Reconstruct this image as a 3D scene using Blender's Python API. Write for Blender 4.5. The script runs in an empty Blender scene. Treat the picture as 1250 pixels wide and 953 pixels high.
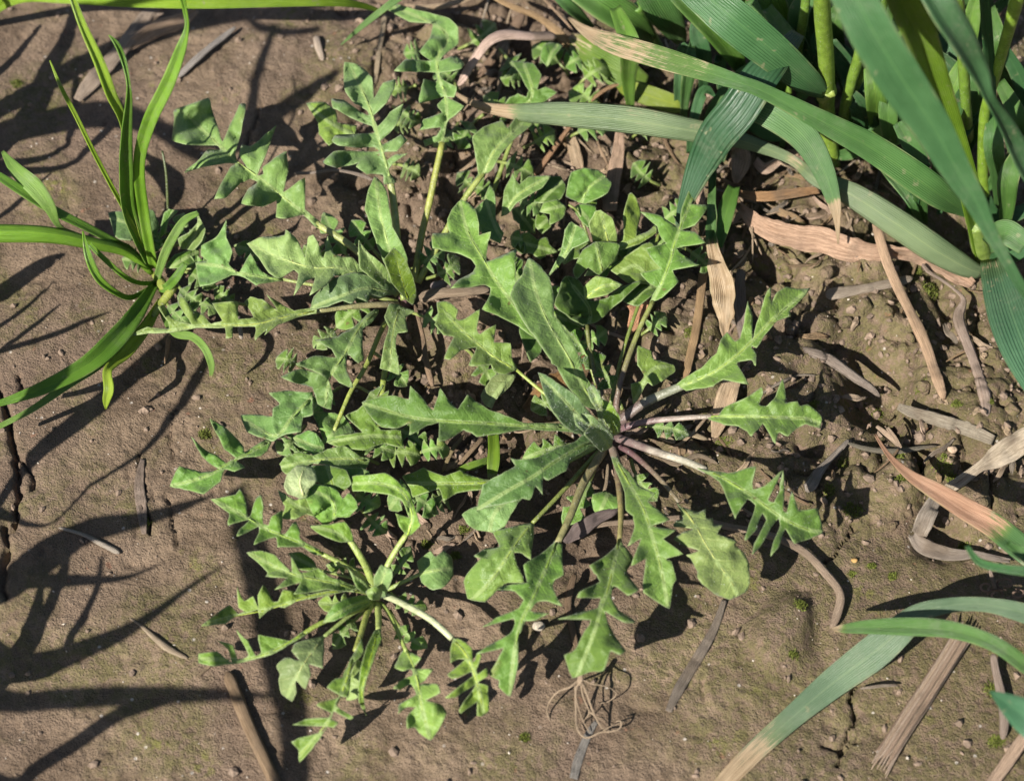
import bpy, math, random
import numpy as np
from mathutils import Vector, Matrix
from mathutils.geometry import delaunay_2d_cdt

# ------------------------------------------------------------------ camera, light, exposure
scene = bpy.context.scene
COL = scene.collection
TILT = math.radians(33.0)          # camera tilt away from straight down
DIST = 0.70                        # metres from lens to the middle of the patch
SPAN = 0.360                       # metres across the picture at that distance
SUN_AZ, SUN_EL = math.radians(47.0), math.radians(41.5)
LIGHT = Vector((math.cos(SUN_AZ) * math.cos(SUN_EL), math.sin(SUN_AZ) * math.cos(SUN_EL), -math.sin(SUN_EL)))

cam_d = bpy.data.cameras.new('camera')
cam_d.sensor_width = 36.0
cam_d.lens = 36.0 * DIST / SPAN
cam_d.clip_start = 0.01
cam_d.clip_end = 60.0
cam = bpy.data.objects.new('camera', cam_d)
cam.location = (0, -DIST * math.sin(TILT), DIST * math.cos(TILT))
cam.rotation_euler = (TILT, 0, 0)
cam_d.dof.use_dof = True
cam_d.dof.focus_distance = 0.682
cam_d.dof.aperture_fstop = 11.0
COL.objects.link(cam)
scene.camera = cam

world = bpy.data.worlds.new('World')
scene.world = world
world.use_nodes = True
wn = world.node_tree
sky = wn.nodes.new('ShaderNodeTexSky')
sky.sky_type = 'NISHITA'
sky.sun_disc = False
sky.sun_elevation = SUN_EL
sky.sun_rotation = math.atan2(-math.cos(SUN_AZ), -math.sin(SUN_AZ)) % (2 * math.pi)
wn.links.new(sky.outputs[0], wn.nodes['Background'].inputs[0])
wn.nodes['Background'].inputs[1].default_value = 0.05

sun_d = bpy.data.lights.new('sun', 'SUN')
sun_d.energy = 5.0
sun_d.angle = math.radians(0.53)
sun_d.color = (1.0, 0.955, 0.88)
sun = bpy.data.objects.new('sun', sun_d)
sun.rotation_euler = LIGHT.to_track_quat('-Z', 'Y').to_euler()
sun.location = (-0.5, -0.6, 1.0)
COL.objects.link(sun)

scene.view_settings.view_transform = 'Standard'
scene.view_settings.look = 'None'
scene.view_settings.exposure = 0.94
scene.view_settings.gamma = 1.0
scene.render.engine = 'CYCLES'
scene.cycles.use_denoising = True
scene.cycles.max_bounces = 4
scene.cycles.transmission_bounces = 6
scene.cycles.caustics_reflective = False
scene.cycles.caustics_refractive = False

RNG = random.Random(7)

# ------------------------------------------------------------------ picture point + height -> place in the field
CAM = np.array(cam.location)
FWD = np.array((0, math.sin(TILT), -math.cos(TILT)))
UPV = np.array((0, math.cos(TILT), math.sin(TILT)))
RGT = np.array((1.0, 0, 0))
KP = SPAN / DIST / 1250.0


def rays(px, py):
    px = np.asarray(px, float); py = np.asarray(py, float)
    return FWD + ((px - 625.0) * KP)[..., None] * RGT + (-(py - 476.5) * KP)[..., None] * UPV


def at(px, py, z):
    """points (metres) seen at picture position px, py and standing z metres above the datum"""
    r = rays(px, py)
    t = (np.asarray(z, float) - CAM[2]) / r[..., 2]
    return CAM + r * t[..., None]


def unpx(p):
    v = p - CAM
    d = v @ FWD
    return 625 + (v @ RGT) / d / KP, 476.5 - (v @ UPV) / d / KP


def mpp(p):
    """metres per photo pixel at a point"""
    return float((np.asarray(p) - CAM) @ FWD) * KP


# ------------------------------------------------------------------ noise and terrain
def _hash(ix, iy, seed):
    n = (ix.astype(np.int64) * 374761393 + iy.astype(np.int64) * 668265263 + seed * 974711) & 0x7fffffff
    n = ((n ^ (n >> 13)) * 1274126177) & 0x7fffffff
    n = (n ^ (n >> 16)) & 0xffff
    return n / 65535.0


def vnoise(x, y, seed=0):
    ix = np.floor(x); iy = np.floor(y)
    fx = x - ix; fy = y - iy
    fx = fx * fx * fx * (fx * (fx * 6 - 15) + 10); fy = fy * fy * fy * (fy * (fy * 6 - 15) + 10)
    a = _hash(ix, iy, seed); b = _hash(ix + 1, iy, seed)
    c = _hash(ix, iy + 1, seed); d = _hash(ix + 1, iy + 1, seed)
    return (a + (b - a) * fx) * (1 - fy) + (c + (d - c) * fx) * fy


def fbm(x, y, seed, octaves=4, gain=0.5):
    s = 0; a = 1.0; t = 0
    for o in range(octaves):
        c, sn = math.cos(o * 1.1 + 0.4), math.sin(o * 1.1 + 0.4)
        s = s + a * vnoise((x * c - y * sn) * 2 ** o + 17.3 * o, (x * sn + y * c) * 2 ** o + 5.1 * o, seed + o)
        t += a; a *= gain
    return s / t


def sstep(a, b, x):
    t = np.clip((x - a) / (b - a), 0, 1)
    return t * t * (3 - 2 * t)


def seg_dist(x, y, pts):
    """distance from points to a polyline"""
    best = np.full(np.shape(x), 1e9)
    for (ax, ay), (bx, by) in zip(pts[:-1], pts[1:]):
        dx, dy = bx - ax, by - ay
        t = np.clip(((x - ax) * dx + (y - ay) * dy) / (dx * dx + dy * dy + 1e-12), 0, 1)
        best = np.minimum(best, np.hypot(x - ax - t * dx, y - ay - t * dy))
    return best


CRACKS = [  # picture points, half width in mm, depth in mm
    ([(-14, 430), (4, 490), (12, 520), (21, 560), (25, 600), (14, 650)], 1.1, 5),
    ([(25, 560), (38, 575), (40, 600)], 0.9, 3),
    ([(4, 640), (12, 680), (8, 730)], 1.2, 4),
    ([(168, 552), (172, 575), (178, 600), (180, 650)], 0.45, 4),
    ([(216, 500), (208, 540), (214, 566)], 0.35, 2),
    ([(25, 460), (20, 490)], 0.6, 3),
    ([(1000, 694), (1018, 672), (1034, 655), (1046, 640)], 0.7, 4),
    ([(1058, 800), (1044, 850), (1038, 890), (1020, 930)], 0.9, 4),
    ([(1000, 905), (1030, 915), (1050, 900)], 0.8, 3),
    ([(205, 610), (212, 640), (218, 668)], .8, 2),
    ([(318, 130), (300, 190)], 0.7, 2),
    ([(1210, 585), (1212, 640)], 0.9, 4),
    ([(1095, 500), (1120, 545), (1128, 560)], 1.8, 6),
    ([(860, 830), (866, 860)], .6, 1.5),
]
CRACKS = [(a, b * .8, c) for a, b, c in CRACKS]
CRACKW = [([tuple(at(*q, 0.0)[:2]) for q in pts], w * 1e-3, d * 1e-3) for pts, w, d in CRACKS]
# px, py, radius x, radius y (pixels), height mm, edge sharpness
HUMPS = [
    (970, 470, 66, 54, 8.0, 3.5), (1010, 590, 40, 34, 3.5, 2), (930, 560, 55, 42, 3.0, 2), (1078, 478, 46, 56, -16.0, 3), (1030, 430, 40, 22, -6.0, 2),
    (1085, 610, 30, 40, 3.5, 2.4), (1120, 560, 20, 18, -5, 2), (1150, 655, 44, 26, -8, 2), (952, 772, 34, 46, 5.5, 5), (998, 786, 14, 30, -2.0, 2),
    (1060, 340, 60, 22, 4, 2), (950, 330, 60, 40, -9, 2), (1000, 400, 60, 18, 3, 2), (1160, 400, 22, 60, -7, 2), (1230, 480, 40, 60, 4, 2), (1180, 520, 60, 20, 3, 2), (1140, 470, 30, 30, 4, 2),
    (600, 170, 34, 52, 5, 2.5), (650, 215, 60, 24, 4, 2.2), (560, 240, 22, 50, -5, 2), (625, 60, 60, 40, -6, 2), (730, 90, 60, 60, -5, 2), (770, 200, 50, 26, 4, 2), (830, 420, 50, 40, 4, 2.2),
    (690, 430, 60, 60, -5, 2), (520, 440, 30, 50, -3, 2), (590, 390, 30, 36, 3, 2), (560, 555, 70, 24, 3, 2), (540, 640, 60, 30, 2.5, 2), (500, 600, 50, 20, -4, 2), (720, 690, 40, 34, -5, 2), (700, 610, 60, 30, -5, 2),
    (420, 90, 50, 30, 3, 2), (330, 110, 70, 60, 2.5, 2), (380, 110, 12, 60, -1.5, 2), (160, 90, 90, 60, 1.5, 2), (470, 770, 60, 40, -2, 2), (620, 780, 50, 40, 1.5, 2), (900, 240, 60, 30, -6, 2),
]
HUMPW = []
for _x, _y, _rx, _ry, _h, _s in HUMPS:
    c_ = at(_x, _y, 0.0); k_ = mpp(c_)
    HUMPW.append((c_[0], c_[1], _rx * k_, _ry * k_ / math.cos(TILT), _h * 1e-3, _s))


def rough_mask(x, y):
    """where the soil is cloddy and full of litter: right side, top and between the rosettes"""
    a = sstep(0.050, 0.10, x + 0.02 * (vnoise(x * 25, y * 25, 91) - .5)) * sstep(-0.075, -0.03, y)
    b = sstep(0.095, 0.15, y) * sstep(-0.09, -0.05, x)
    c = sstep(-0.085, -0.05, x) * sstep(-0.06, -0.02, y)
    return np.clip(np.maximum(np.maximum(a, b), c * .85), 0, 1)


def terrain(x, y):
    x = np.asarray(x, float); y = np.asarray(y, float)
    m = rough_mask(x, y)
    wx = x + 0.006 * (vnoise(x * 60, y * 60, 5) - .5); wy = y + 0.006 * (vnoise(x * 60, y * 60, 6) - .5)
    z = 0.007 * (fbm(x * 9, y * 9, 11, 2) - .5)
    z = z + (0.0022 + 0.0105 * m) * (fbm(wx * 42, wy * 42, 21, 3) - .5)
    # cloddy lumps: rounded cells with sharp joints between
    l = np.abs(fbm(wx * 75, wy * 75, 31, 2) - .5) * 2
    z = z + (0.0006 + 0.0072 * m) * (np.sqrt(np.clip(l, 0, 1)) - .5)
    l2 = np.abs(fbm(wx * 210, wy * 210, 37, 2) - .5) * 2
    z = z + (0.00022 + 0.0017 * m) * (np.sqrt(l2) - .5)
    z = z + (0.00055 + 0.0007 * m) * (fbm(x * 420, y * 420, 41, 3, .6) - .5)
    # worm-cast like pimples and pits on the smooth crust
    p = vnoise(x * 300, y * 300, 77)
    z = z + 0.0005 * sstep(.80, .95, p) - 0.0007 * sstep(.82, .97, vnoise(x * 230, y * 230, 78))
    for cx, cy, rx, ry, h, s in HUMPW:
        q = ((wx - cx) / rx) ** 2 + ((wy - cy) / ry) ** 2
        z = z + h * np.exp(-np.power(q, s * .5) * 1.2)
    for pts, w, d in CRACKW:
        xs = [q[0] for q in pts]; ys = [q[1] for q in pts]
        near = (x > min(xs) - .01) & (x < max(xs) + .01) & (y > min(ys) - .01) & (y < max(ys) + .01)
        if np.any(near):
            wob = 0.0016 * (vnoise(x * 400, y * 400, 55) - .5) + 0.003 * (vnoise(x * 130, y * 130, 56) - .5)
            dd = seg_dist(x + wob, y - wob, pts)
            z = z - np.where(near, d * np.exp(-(dd / w) ** 2), 0)
    return z


# ------------------------------------------------------------------ materials
def new_mat(name):
    m = bpy.data.materials.new(name)
    m.use_nodes = True
    nt = m.node_tree
    for n in list(nt.nodes):
        if n.type != 'OUTPUT_MATERIAL':
            nt.nodes.remove(n)
    return m, nt, nt.nodes['Material Output']


class NT:
    def __init__(s, nt): s.nt = nt
    def n(s, t, **kw):
        o = s.nt.nodes.new(t)
        for k, v in kw.items(): setattr(o, k, v)
        return o
    def l(s, a, b): s.nt.links.new(a, b)
    def put(s, v, inp):
        if hasattr(v, 'is_output'): s.l(v, inp)
        else: inp.default_value = v
    def math(s, op, a, b=0.0, c=0.0, clamp=False):
        o = s.n('ShaderNodeMath', operation=op, use_clamp=clamp)
        for i, v in enumerate((a, b, c)): s.put(v, o.inputs[i])
        return o.outputs[0]
    def mix(s, f, a, b, mode='MIX'):
        o = s.n('ShaderNodeMix', data_type='RGBA', blend_type=mode, clamp_factor=True)
        s.put(f, o.inputs['Factor'])
        for v, k in ((a, 6), (b, 7)):
            if isinstance(v, tuple): v = v + (1.0,) if len(v) == 3 else v
            s.put(v, o.inputs[k])
        return o.outputs[2]
    def noise(s, vec, scale, detail=4.0, rough=.55, dist=0.0):
        o = s.n('ShaderNodeTexNoise')
        o.inputs['Scale'].default_value = scale; o.inputs['Detail'].default_value = detail
        o.inputs['Roughness'].default_value = rough; o.inputs['Distortion'].default_value = dist
        if vec is not None: s.l(vec, o.inputs['Vector'])
        return o.outputs['Fac']
    def ramp(s, f, a, b, lo=0.0, hi=1.0, smooth=True):
        o = s.n('ShaderNodeMapRange', interpolation_type='SMOOTHSTEP' if smooth else 'LINEAR', clamp=True)
        s.put(f, o.inputs[0])
        o.inputs[1].default_value = a; o.inputs[2].default_value = b; o.inputs[3].default_value = lo; o.inputs[4].default_value = hi
        return o.outputs[0]
    def attr(s, name):
        return s.n('ShaderNodeAttribute', attribute_name=name).outputs['Fac']
    def pos(s): return s.n('ShaderNodeNewGeometry').outputs['Position']
    def ocol(s): return s.n('ShaderNodeObjectInfo').outputs['Color']
    def rnd(s): return s.n('ShaderNodeObjectInfo').outputs['Random']
    def bump(s, h, strength, dist):
        o = s.n('ShaderNodeBump'); o.inputs['Strength'].default_value = strength; o.inputs['Distance'].default_value = dist
        s.l(h, o.inputs['Height']); return o.outputs[0]
    def bsdf(s, col, rough, normal=None, spec=.5, **kw):
        o = s.n('ShaderNodeBsdfPrincipled')
        s.put(col if not isinstance(col, tuple) else col + (1.0,), o.inputs['Base Color'])
        s.put(rough, o.inputs['Roughness']); s.put(spec, o.inputs['Specular IOR Level'])
        if normal is not None: s.l(normal, o.inputs['Normal'])
        for k, v in kw.items(): s.put(v, o.inputs[k.replace('_', ' ')])
        return o.outputs[0]


def leafy(N, col, rough, nrm, out, trans=.32, tint=(1.25, 1.3, .55), spec=.5, **kw):
    b = N.bsdf(col, rough, nrm, spec, **kw)
    t = N.n('ShaderNodeBsdfTranslucent')
    N.put(N.mix(1.0, col, tint, 'MULTIPLY'), t.inputs[0])
    if nrm is not None: N.l(nrm, t.inputs[1])
    mx = N.n('ShaderNodeMixShader'); mx.inputs[0].default_value = trans
    N.l(b, mx.inputs[1]); N.l(t.outputs[0], mx.inputs[2]); N.l(mx.outputs[0], out.inputs[0])


def mat_weed():
    m, nt, out = new_mat('weed_leaf'); N = NT(nt)
    p = N.pos(); d = N.math('ABSOLUTE', N.attr('lat')); a = N.attr('along'); e = N.attr('edge')
    base = N.ocol()
    n1 = N.noise(p, 120, 5, .6); n2 = N.noise(p, 900, 3, .6); n3 = N.noise(p, 38, 2)
    col = N.mix(N.ramp(n1, .3, .72), N.mix(1.0, base, (.86, .88, .84), 'MULTIPLY'), N.mix(1.0, base, (1.1, 1.08, 1.1), 'MULTIPLY'))
    col = N.mix(N.ramp(n3, .5, .8, 0, .28), col, N.mix(1.0, base, (1.35, 1.12, .8), 'MULTIPLY'))
    col = N.mix(N.ramp(n2, .52, .70, 0, .30), col, N.mix(1.0, base, (1.75, 1.5, 2.1), 'MULTIPLY'))
    wig = N.math('MULTIPLY', N.math('SUBTRACT', n3, .5), 3.0)
    v = N.math('ADD', N.math('SUBTRACT', a, N.math('MULTIPLY', d, .8)), wig)
    w = N.math('ABSOLUTE', N.math('SUBTRACT', N.math('FRACT', N.math('DIVIDE', v, 4.2)), .5))
    vein = N.math('MULTIPLY', N.ramp(w, .0, .16, 1, 0), N.ramp(d, 7.0, .8, .15, 1.0))
    net = N.n('ShaderNodeTexVoronoi', feature='DISTANCE_TO_EDGE'); net.inputs['Scale'].default_value = 620; N.l(p, net.inputs['Vector'])
    netm = N.ramp(net.outputs['Distance'], .0, .12, 1, 0)
    mid = N.ramp(d, .35, 1.0, 1, 0)
    mid = N.math('MULTIPLY', mid, N.attr('midw'))
    col = N.mix(N.math('MULTIPLY', vein, .30), col, N.mix(1.0, base, (1.7, 1.45, 1.6), 'MULTIPLY'))
    col = N.mix(N.math('MULTIPLY', netm, .16), col, N.mix(1.0, base, (1.6, 1.4, 1.5), 'MULTIPLY'))
    col = N.mix(N.math('MULTIPLY', mid, .7), col, (.31, .40, .15))
    rim = N.ramp(e, .0, .55, 1, 0)
    col = N.mix(N.math('MULTIPLY', rim, .42), col, (.33, .38, .20))  # paler margin: the light leaf edges catch is put into the colour
    brn = N.math('MULTIPLY', N.ramp(N.noise(p, 55, 3, .6), .66, .74), N.ramp(e, .2, 2.6, 1, 0))
    col = N.mix(N.math('MULTIPLY', brn, .5), col, (.24, .20, .06))
    pit = N.ramp(N.noise(p, 260, 1, .5), .765, .785)
    col = N.mix(N.math('MULTIPLY', pit, .75), col, (.13, .11, .035))
    h = N.math('ADD', N.math('ADD', N.math('MULTIPLY', vein, -.10), N.math('MULTIPLY', mid, .10)), N.math('ADD', N.math('MULTIPLY', n1, .45), N.math('ADD', N.math('MULTIPLY', n2, .38), N.math('MULTIPLY', netm, -.05))))
    leafy(N, col, N.ramp(n1, .3, .7, .42, .60), N.bump(h, .66, .0013), out, .30, spec=.38, Sheen_Weight=.12, Sheen_Roughness=.5)
    return m


def mat_blade(name='grass_blade', t0=(.30, .20, .11), t1=(.60, .47, .31), rust=(.36, .34, .07)):
    m, nt, out = new_mat(name); N = NT(nt)
    p = N.pos(); u = N.attr('across'); t = N.attr('along'); dry = N.attr('dry'); ph = N.rnd()
    base = N.ocol()
    cv = N.n('ShaderNodeCombineXYZ')
    N.l(N.math('MULTIPLY', u, 3.2), cv.inputs[0]); N.l(N.math('MULTIPLY', t, .020), cv.inputs[1]); N.l(N.math('MULTIPLY', ph, 40), cv.inputs[2])
    fib = N.noise(cv.outputs[0], 4.0, 4, .65)
    n1 = N.noise(p, 70, 4, .6); n2 = N.noise(p, 500, 3)
    st = N.math('ABSOLUTE', N.math('SUBTRACT', N.math('FRACT', N.math('ADD', N.math('MULTIPLY', u, 7.5), N.math('MULTIPLY', ph, 3.0))), .5))
    stripe = N.ramp(st, .08, .34)
    col = N.mix(N.ramp(n1, .3, .7), N.mix(1.0, base, (.80, .83, .80), 'MULTIPLY'), N.mix(1.0, base, (1.18, 1.12, 1.1), 'MULTIPLY'))
    col = N.mix(N.math('MULTIPLY', stripe, .32), col, N.mix(1.0, base, (1.55, 1.4, 1.6), 'MULTIPLY'))
    col = N.mix(N.ramp(fib, .5, .75, 0, .35), col, N.mix(1.0, base, (1.5, 1.35, 1.5), 'MULTIPLY'))
    midr = N.ramp(N.math('ABSOLUTE', u), .02, .08, 1, 0)
    col = N.mix(N.math('MULTIPLY', midr, .35), col, N.mix(1.0, base, (1.9, 1.6, 1.5), 'MULTIPLY'))
    tan = N.mix(N.ramp(fib, .25, .75), t0, t1)
    df = N.ramp(N.math('ADD', dry, N.math('ADD', N.math('MULTIPLY', N.math('SUBTRACT', fib, .5), 1.0), N.math('MULTIPLY', N.math('SUBTRACT', n1, .5), .8))), .40, .58)
    rustm = N.math('MULTIPLY', N.ramp(N.math('ABSOLUTE', N.math('SUBTRACT', dry, .42)), .0, .22, 1, 0), .14)
    col = N.mix(rustm, col, rust)
    col = N.mix(df, col, tan)
    sp = N.ramp(N.noise(p, 210, 2, .6), .66, .74)
    col = N.mix(N.math('MULTIPLY', sp, .5), col, (.33, .31, .18))
    dust = N.math('MULTIPLY', N.ramp(N.noise(p, 30, 4, .6), .45, .7), N.ramp(n2, .4, .65, .2, 1))
    col = N.mix(N.math('MULTIPLY', dust, .22), col, (.30, .30, .22))
    edgy = N.math('MULTIPLY', N.ramp(N.math('ABSOLUTE', u), .86, .98), N.ramp(n1, .45, .7))
    col = N.mix(N.math('MULTIPLY', edgy, .5), col, (.34, .33, .16))
    h = N.math('ADD', N.math('MULTIPLY', stripe, .5), N.math('ADD', N.math('MULTIPLY', fib, .8), N.math('MULTIPLY', n2, .25)))
    leafy(N, col, N.ramp(n1, .3, .7, .36, .56), N.bump(h, .6, .0008), out, .32, (1.35, 1.3, .45), spec=.5)
    return m


def mat_straw(name='dry_straw', gloss=.6):
    m, nt, out = new_mat(name); N = NT(nt)
    p = N.pos(); u = N.attr('across'); t = N.attr('along'); ph = N.rnd()
    base = N.ocol()
    cv = N.n('ShaderNodeCombineXYZ')
    N.l(N.math('MULTIPLY', u, 4.0), cv.inputs[0]); N.l(N.math('MULTIPLY', t, .035), cv.inputs[1]); N.l(N.math('MULTIPLY', ph, 40), cv.inputs[2])
    f1 = N.noise(cv.outputs[0], 3.0, 5, .7); f2 = N.noise(cv.outputs[0], 11.0, 3, .7)
    n1 = N.noise(p, 90, 4, .6)
    col = N.mix(N.ramp(f1, .28, .7), N.mix(1.0, base, (.55, .50, .45), 'MULTIPLY'), N.mix(1.0, base, (1.25, 1.22, 1.2), 'MULTIPLY'))
    col = N.mix(N.ramp(f2, .48, .66, 0, .7), col, N.mix(1.0, base, (.45, .40, .36), 'MULTIPLY'))
    col = N.mix(N.ramp(n1, .5, .72, 0, .6), col, N.mix(1.0, base, (.75, .72, .72), 'MULTIPLY'))
    col = N.mix(N.ramp(N.noise(p, 60, 4), .52, .68, 0, .6), col, (.17, .125, .085))
    h = N.math('ADD', f1, N.math('MULTIPLY', f2, .6))
    leafy(N, col, gloss, N.bump(h, .8, .0012), out, .12, (1.1, 1, .8), spec=.3)
    return m


def mat_stalk():
    """leaf stalks: green, flushing purple towards the crown, pale hairs"""
    m, nt, out = new_mat('leaf_stalk'); N = NT(nt)
    p = N.pos(); t = N.attr('along'); u = N.attr('across'); base = N.ocol()
    n1 = N.noise(p, 260, 4, .6); n2 = N.noise(p, 1500, 2, .6)
    col = N.mix(N.ramp(n1, .3, .7), N.mix(1.0, base, (.75, .75, .7), 'MULTIPLY'), N.mix(1.0, base, (1.25, 1.2, 1.2), 'MULTIPLY'))
    pur = N.math('MULTIPLY', N.attr('purple'), N.ramp(N.math('ADD', t, N.math('MULTIPLY', N.math('SUBTRACT', n1, .5), .5)), .75, .15))
    col = N.mix(N.math('MULTIPLY', pur, .9), col, (.105, .052, .060))
    col = N.mix(N.ramp(n2, .60, .72, 0, .5), col, (.42, .42, .36))
    h = N.math('ADD', n1, n2)
    N.l(N.bsdf(col, .42, N.bump(h, .5, .0006), .5), out.inputs[0])
    return m


def mat_soil():
    m, nt, out = new_mat('soil'); N = NT(nt)
    p = N.pos()
    sx = N.n('ShaderNodeSeparateXYZ'); N.l(p, sx.inputs[0])
    n0 = N.noise(p, 14, 4, .55); n1 = N.noise(p, 60, 4, .62, .4); n2 = N.noise(p, 320, 4, .68); n3 = N.noise(p, 1400, 3, .7)
    col = N.mix(N.ramp(n1, .33, .68), (.120, .084, .054), (.222, .159, .107))
    col = N.mix(N.ramp(n0, .42, .66, 0, .55), col, (.228, .158, .116))
    # thin algal / mossy film
    mo = N.math('MULTIPLY', N.ramp(N.math('ADD', N.noise(p, 24, 4, .6, .3), N.ramp(sx.outputs[0], -.02, .14, 0, .17)), .46, .64), N.ramp(n2, .36, .60))
    col = N.mix(N.math('MULTIPLY', mo, .66), col, (.122, .116, .036))
    mo2 = N.math('MULTIPLY', N.ramp(N.noise(p, 48, 3, .6), .62, .72), N.ramp(n2, .44, .58))
    col = N.mix(N.math('MULTIPLY', mo2, .6), col, (.165, .165, .035))
    col = N.mix(N.ramp(N.noise(p, 9, 3, .55), .46, .62, 0, .55), col, N.mix(1.0, col, (.74, .72, .70), 'MULTIPLY'))
    # damp dark crumbs, reddish grains, pale grit
    col = N.mix(N.ramp(n2, .55, .72, 0, .7), col, (.098, .070, .052))
    col = N.mix(N.ramp(n3, .56, .74, 0, .6), col, (.29, .23, .175))
    col = N.mix(N.ramp(n3, .44, .28, 0, .75), col, (.075, .054, .040))
    red = N.ramp(N.noise(p, 190, 2, .5), .70, .78)
    col = N.mix(N.math('MULTIPLY', red, .5), col, (.25, .115, .07))
    v = N.n('ShaderNodeTexVoronoi'); v.inputs['Scale'].default_value = 330; N.l(p, v.inputs['Vector'])
    sc = N.n('ShaderNodeSeparateColor'); N.l(v.outputs['Color'], sc.inputs[0])
    grit = N.math('MULTIPLY', N.ramp(v.outputs['Distance'], .12, .24, 1, 0), N.ramp(sc.outputs[0], .93, .96))
    col = N.mix(N.math('MULTIPLY', grit, .8), col, (.48, .43, .37))
    n4 = N.noise(p, 130, 4, .6)
    pat = N.ramp(n0, .35, .65, .35, 1.0)
    h = N.math('ADD', N.math('MULTIPLY', N.math('ADD', N.math('MULTIPLY', n2, .8), N.math('MULTIPLY', n3, .55)), pat), N.math('ADD', N.math('MULTIPLY', n1, .5), N.math('MULTIPLY', n4, .8)))
    N.l(N.bsdf(col, .88, N.bump(h, 1.0, .0030), .22), out.inputs[0])
    return m


def mat_plain(name, col, rough=.7, noise=220, lo=.7, hi=1.25, bump=.5):
    m, nt, out = new_mat(name); N = NT(nt); p = N.pos()
    n1 = N.noise(p, noise, 5, .65)
    base = N.ocol() if col is None else col
    c = N.mix(N.ramp(n1, .3, .7), N.mix(1.0, base, (lo, lo, lo), 'MULTIPLY'), N.mix(1.0, base, (hi, hi, hi), 'MULTIPLY'))
    N.l(N.bsdf(c, rough, N.bump(n1, bump, .001), .35), out.inputs[0])
    return m


M_WEED, M_BLADE, M_STRAW, M_STALK, M_SOIL = mat_weed(), mat_blade(), mat_straw(), mat_stalk(), mat_soil()
M_PINK = mat_blade('withering_blade', (.30, .16, .095), (.56, .35, .235), (.45, .36, .05))
M_CRUMB = mat_plain('soil_crumb', None, .9, 400, .62, 1.3, .8)
M_MOSS = mat_plain('moss', (.11, .13, .02), .8, 900, .6, 1.4, .3)

# ------------------------------------------------------------------ object helpers
def link(name, data, parent=None, mat=None, color=None):
    o = bpy.data.objects.new(name, data)
    COL.objects.link(o)
    if parent is not None: o.parent = parent
    if mat is not None: data.materials.append(mat)
    if color is not None: o.color = (color[0], color[1], color[2], 1.0)
    return o


def tag(o, label, cat, group=None):
    o['label'] = label; o['category'] = cat
    if group: o['group'] = group
    return o


def thing(name, loc, label, cat, group=None):
    o = bpy.data.objects.new(name, None)
    o.location = loc; o.empty_display_size = .01
    COL.objects.link(o)
    return tag(o, label, cat, group)


def origin_of(parent):
    o = Vector((0, 0, 0))
    while parent is not None:
        o = o + Vector(parent.location); parent = parent.parent
    return np.array(o)


def mesh_from(verts, faces, attrs=None, smooth=True):
    me = bpy.data.meshes.new('mesh')
    me.from_pydata([tuple(v) for v in verts], [], [tuple(int(i) for i in f) for f in faces])
    if smooth: me.polygons.foreach_set('use_smooth', [True] * len(me.polygons))
    for k, v in (attrs or {}).items():
        at_ = me.attributes.new(k, 'FLOAT', 'POINT')
        at_.data.foreach_set('value', np.asarray(v, np.float32))
    me.update()
    return me


def catmull(pts, n, closed=False, tension=.5):
    P = np.asarray(pts, float); L = len(P); out = []
    rng = range(L if closed else L - 1)
    for i in rng:
        if closed: a, b, c, d = P[(i - 1) % L], P[i], P[(i + 1) % L], P[(i + 2) % L]
        else: a, b, c, d = P[max(i - 1, 0)], P[i], P[i + 1], P[min(i + 2, L - 1)]
        m1 = (c - a) * tension; m2 = (d - b) * tension
        for k in range(n):
            t = k / n
            out.append((2*t**3-3*t**2+1)*b + (t**3-2*t**2+t)*m1 + (-2*t**3+3*t**2)*c + (t**3-t**2)*m2)
    if not closed: out.append(P[-1])
    return np.array(out)


def resample(pts, n):
    seg = np.r_[0, np.cumsum(np.linalg.norm(np.diff(pts[:, :2] if pts.shape[1] != 3 else pts, axis=0), axis=1))]
    t = np.linspace(0, seg[-1], n)
    return np.stack([np.interp(t, seg, pts[:, k]) for k in range(pts.shape[1])], 1)


def inside(px, py, poly):
    r = np.zeros(np.shape(px), bool); j = len(poly) - 1
    for i in range(len(poly)):
        xi, yi = poly[i]; xj, yj = poly[j]
        c = ((yi > py) != (yj > py)) & (px < (xj - xi) * (py - yi) / (yj - yi + 1e-12) + xi)
        r ^= c; j = i
    return r


def lift(px, py, z, gap=.0006):
    """place at picture point and height, never below the soil"""
    p = at(px, py, z)
    for _ in range(2):
        g = terrain(p[..., 0], p[..., 1]) + gap
        z = np.maximum(z, g)
        p = at(px, py, z)
    return p


def solidify(o, th):
    s = o.modifiers.new('thickness', 'SOLIDIFY'); s.thickness = th; s.offset = 0


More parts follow.
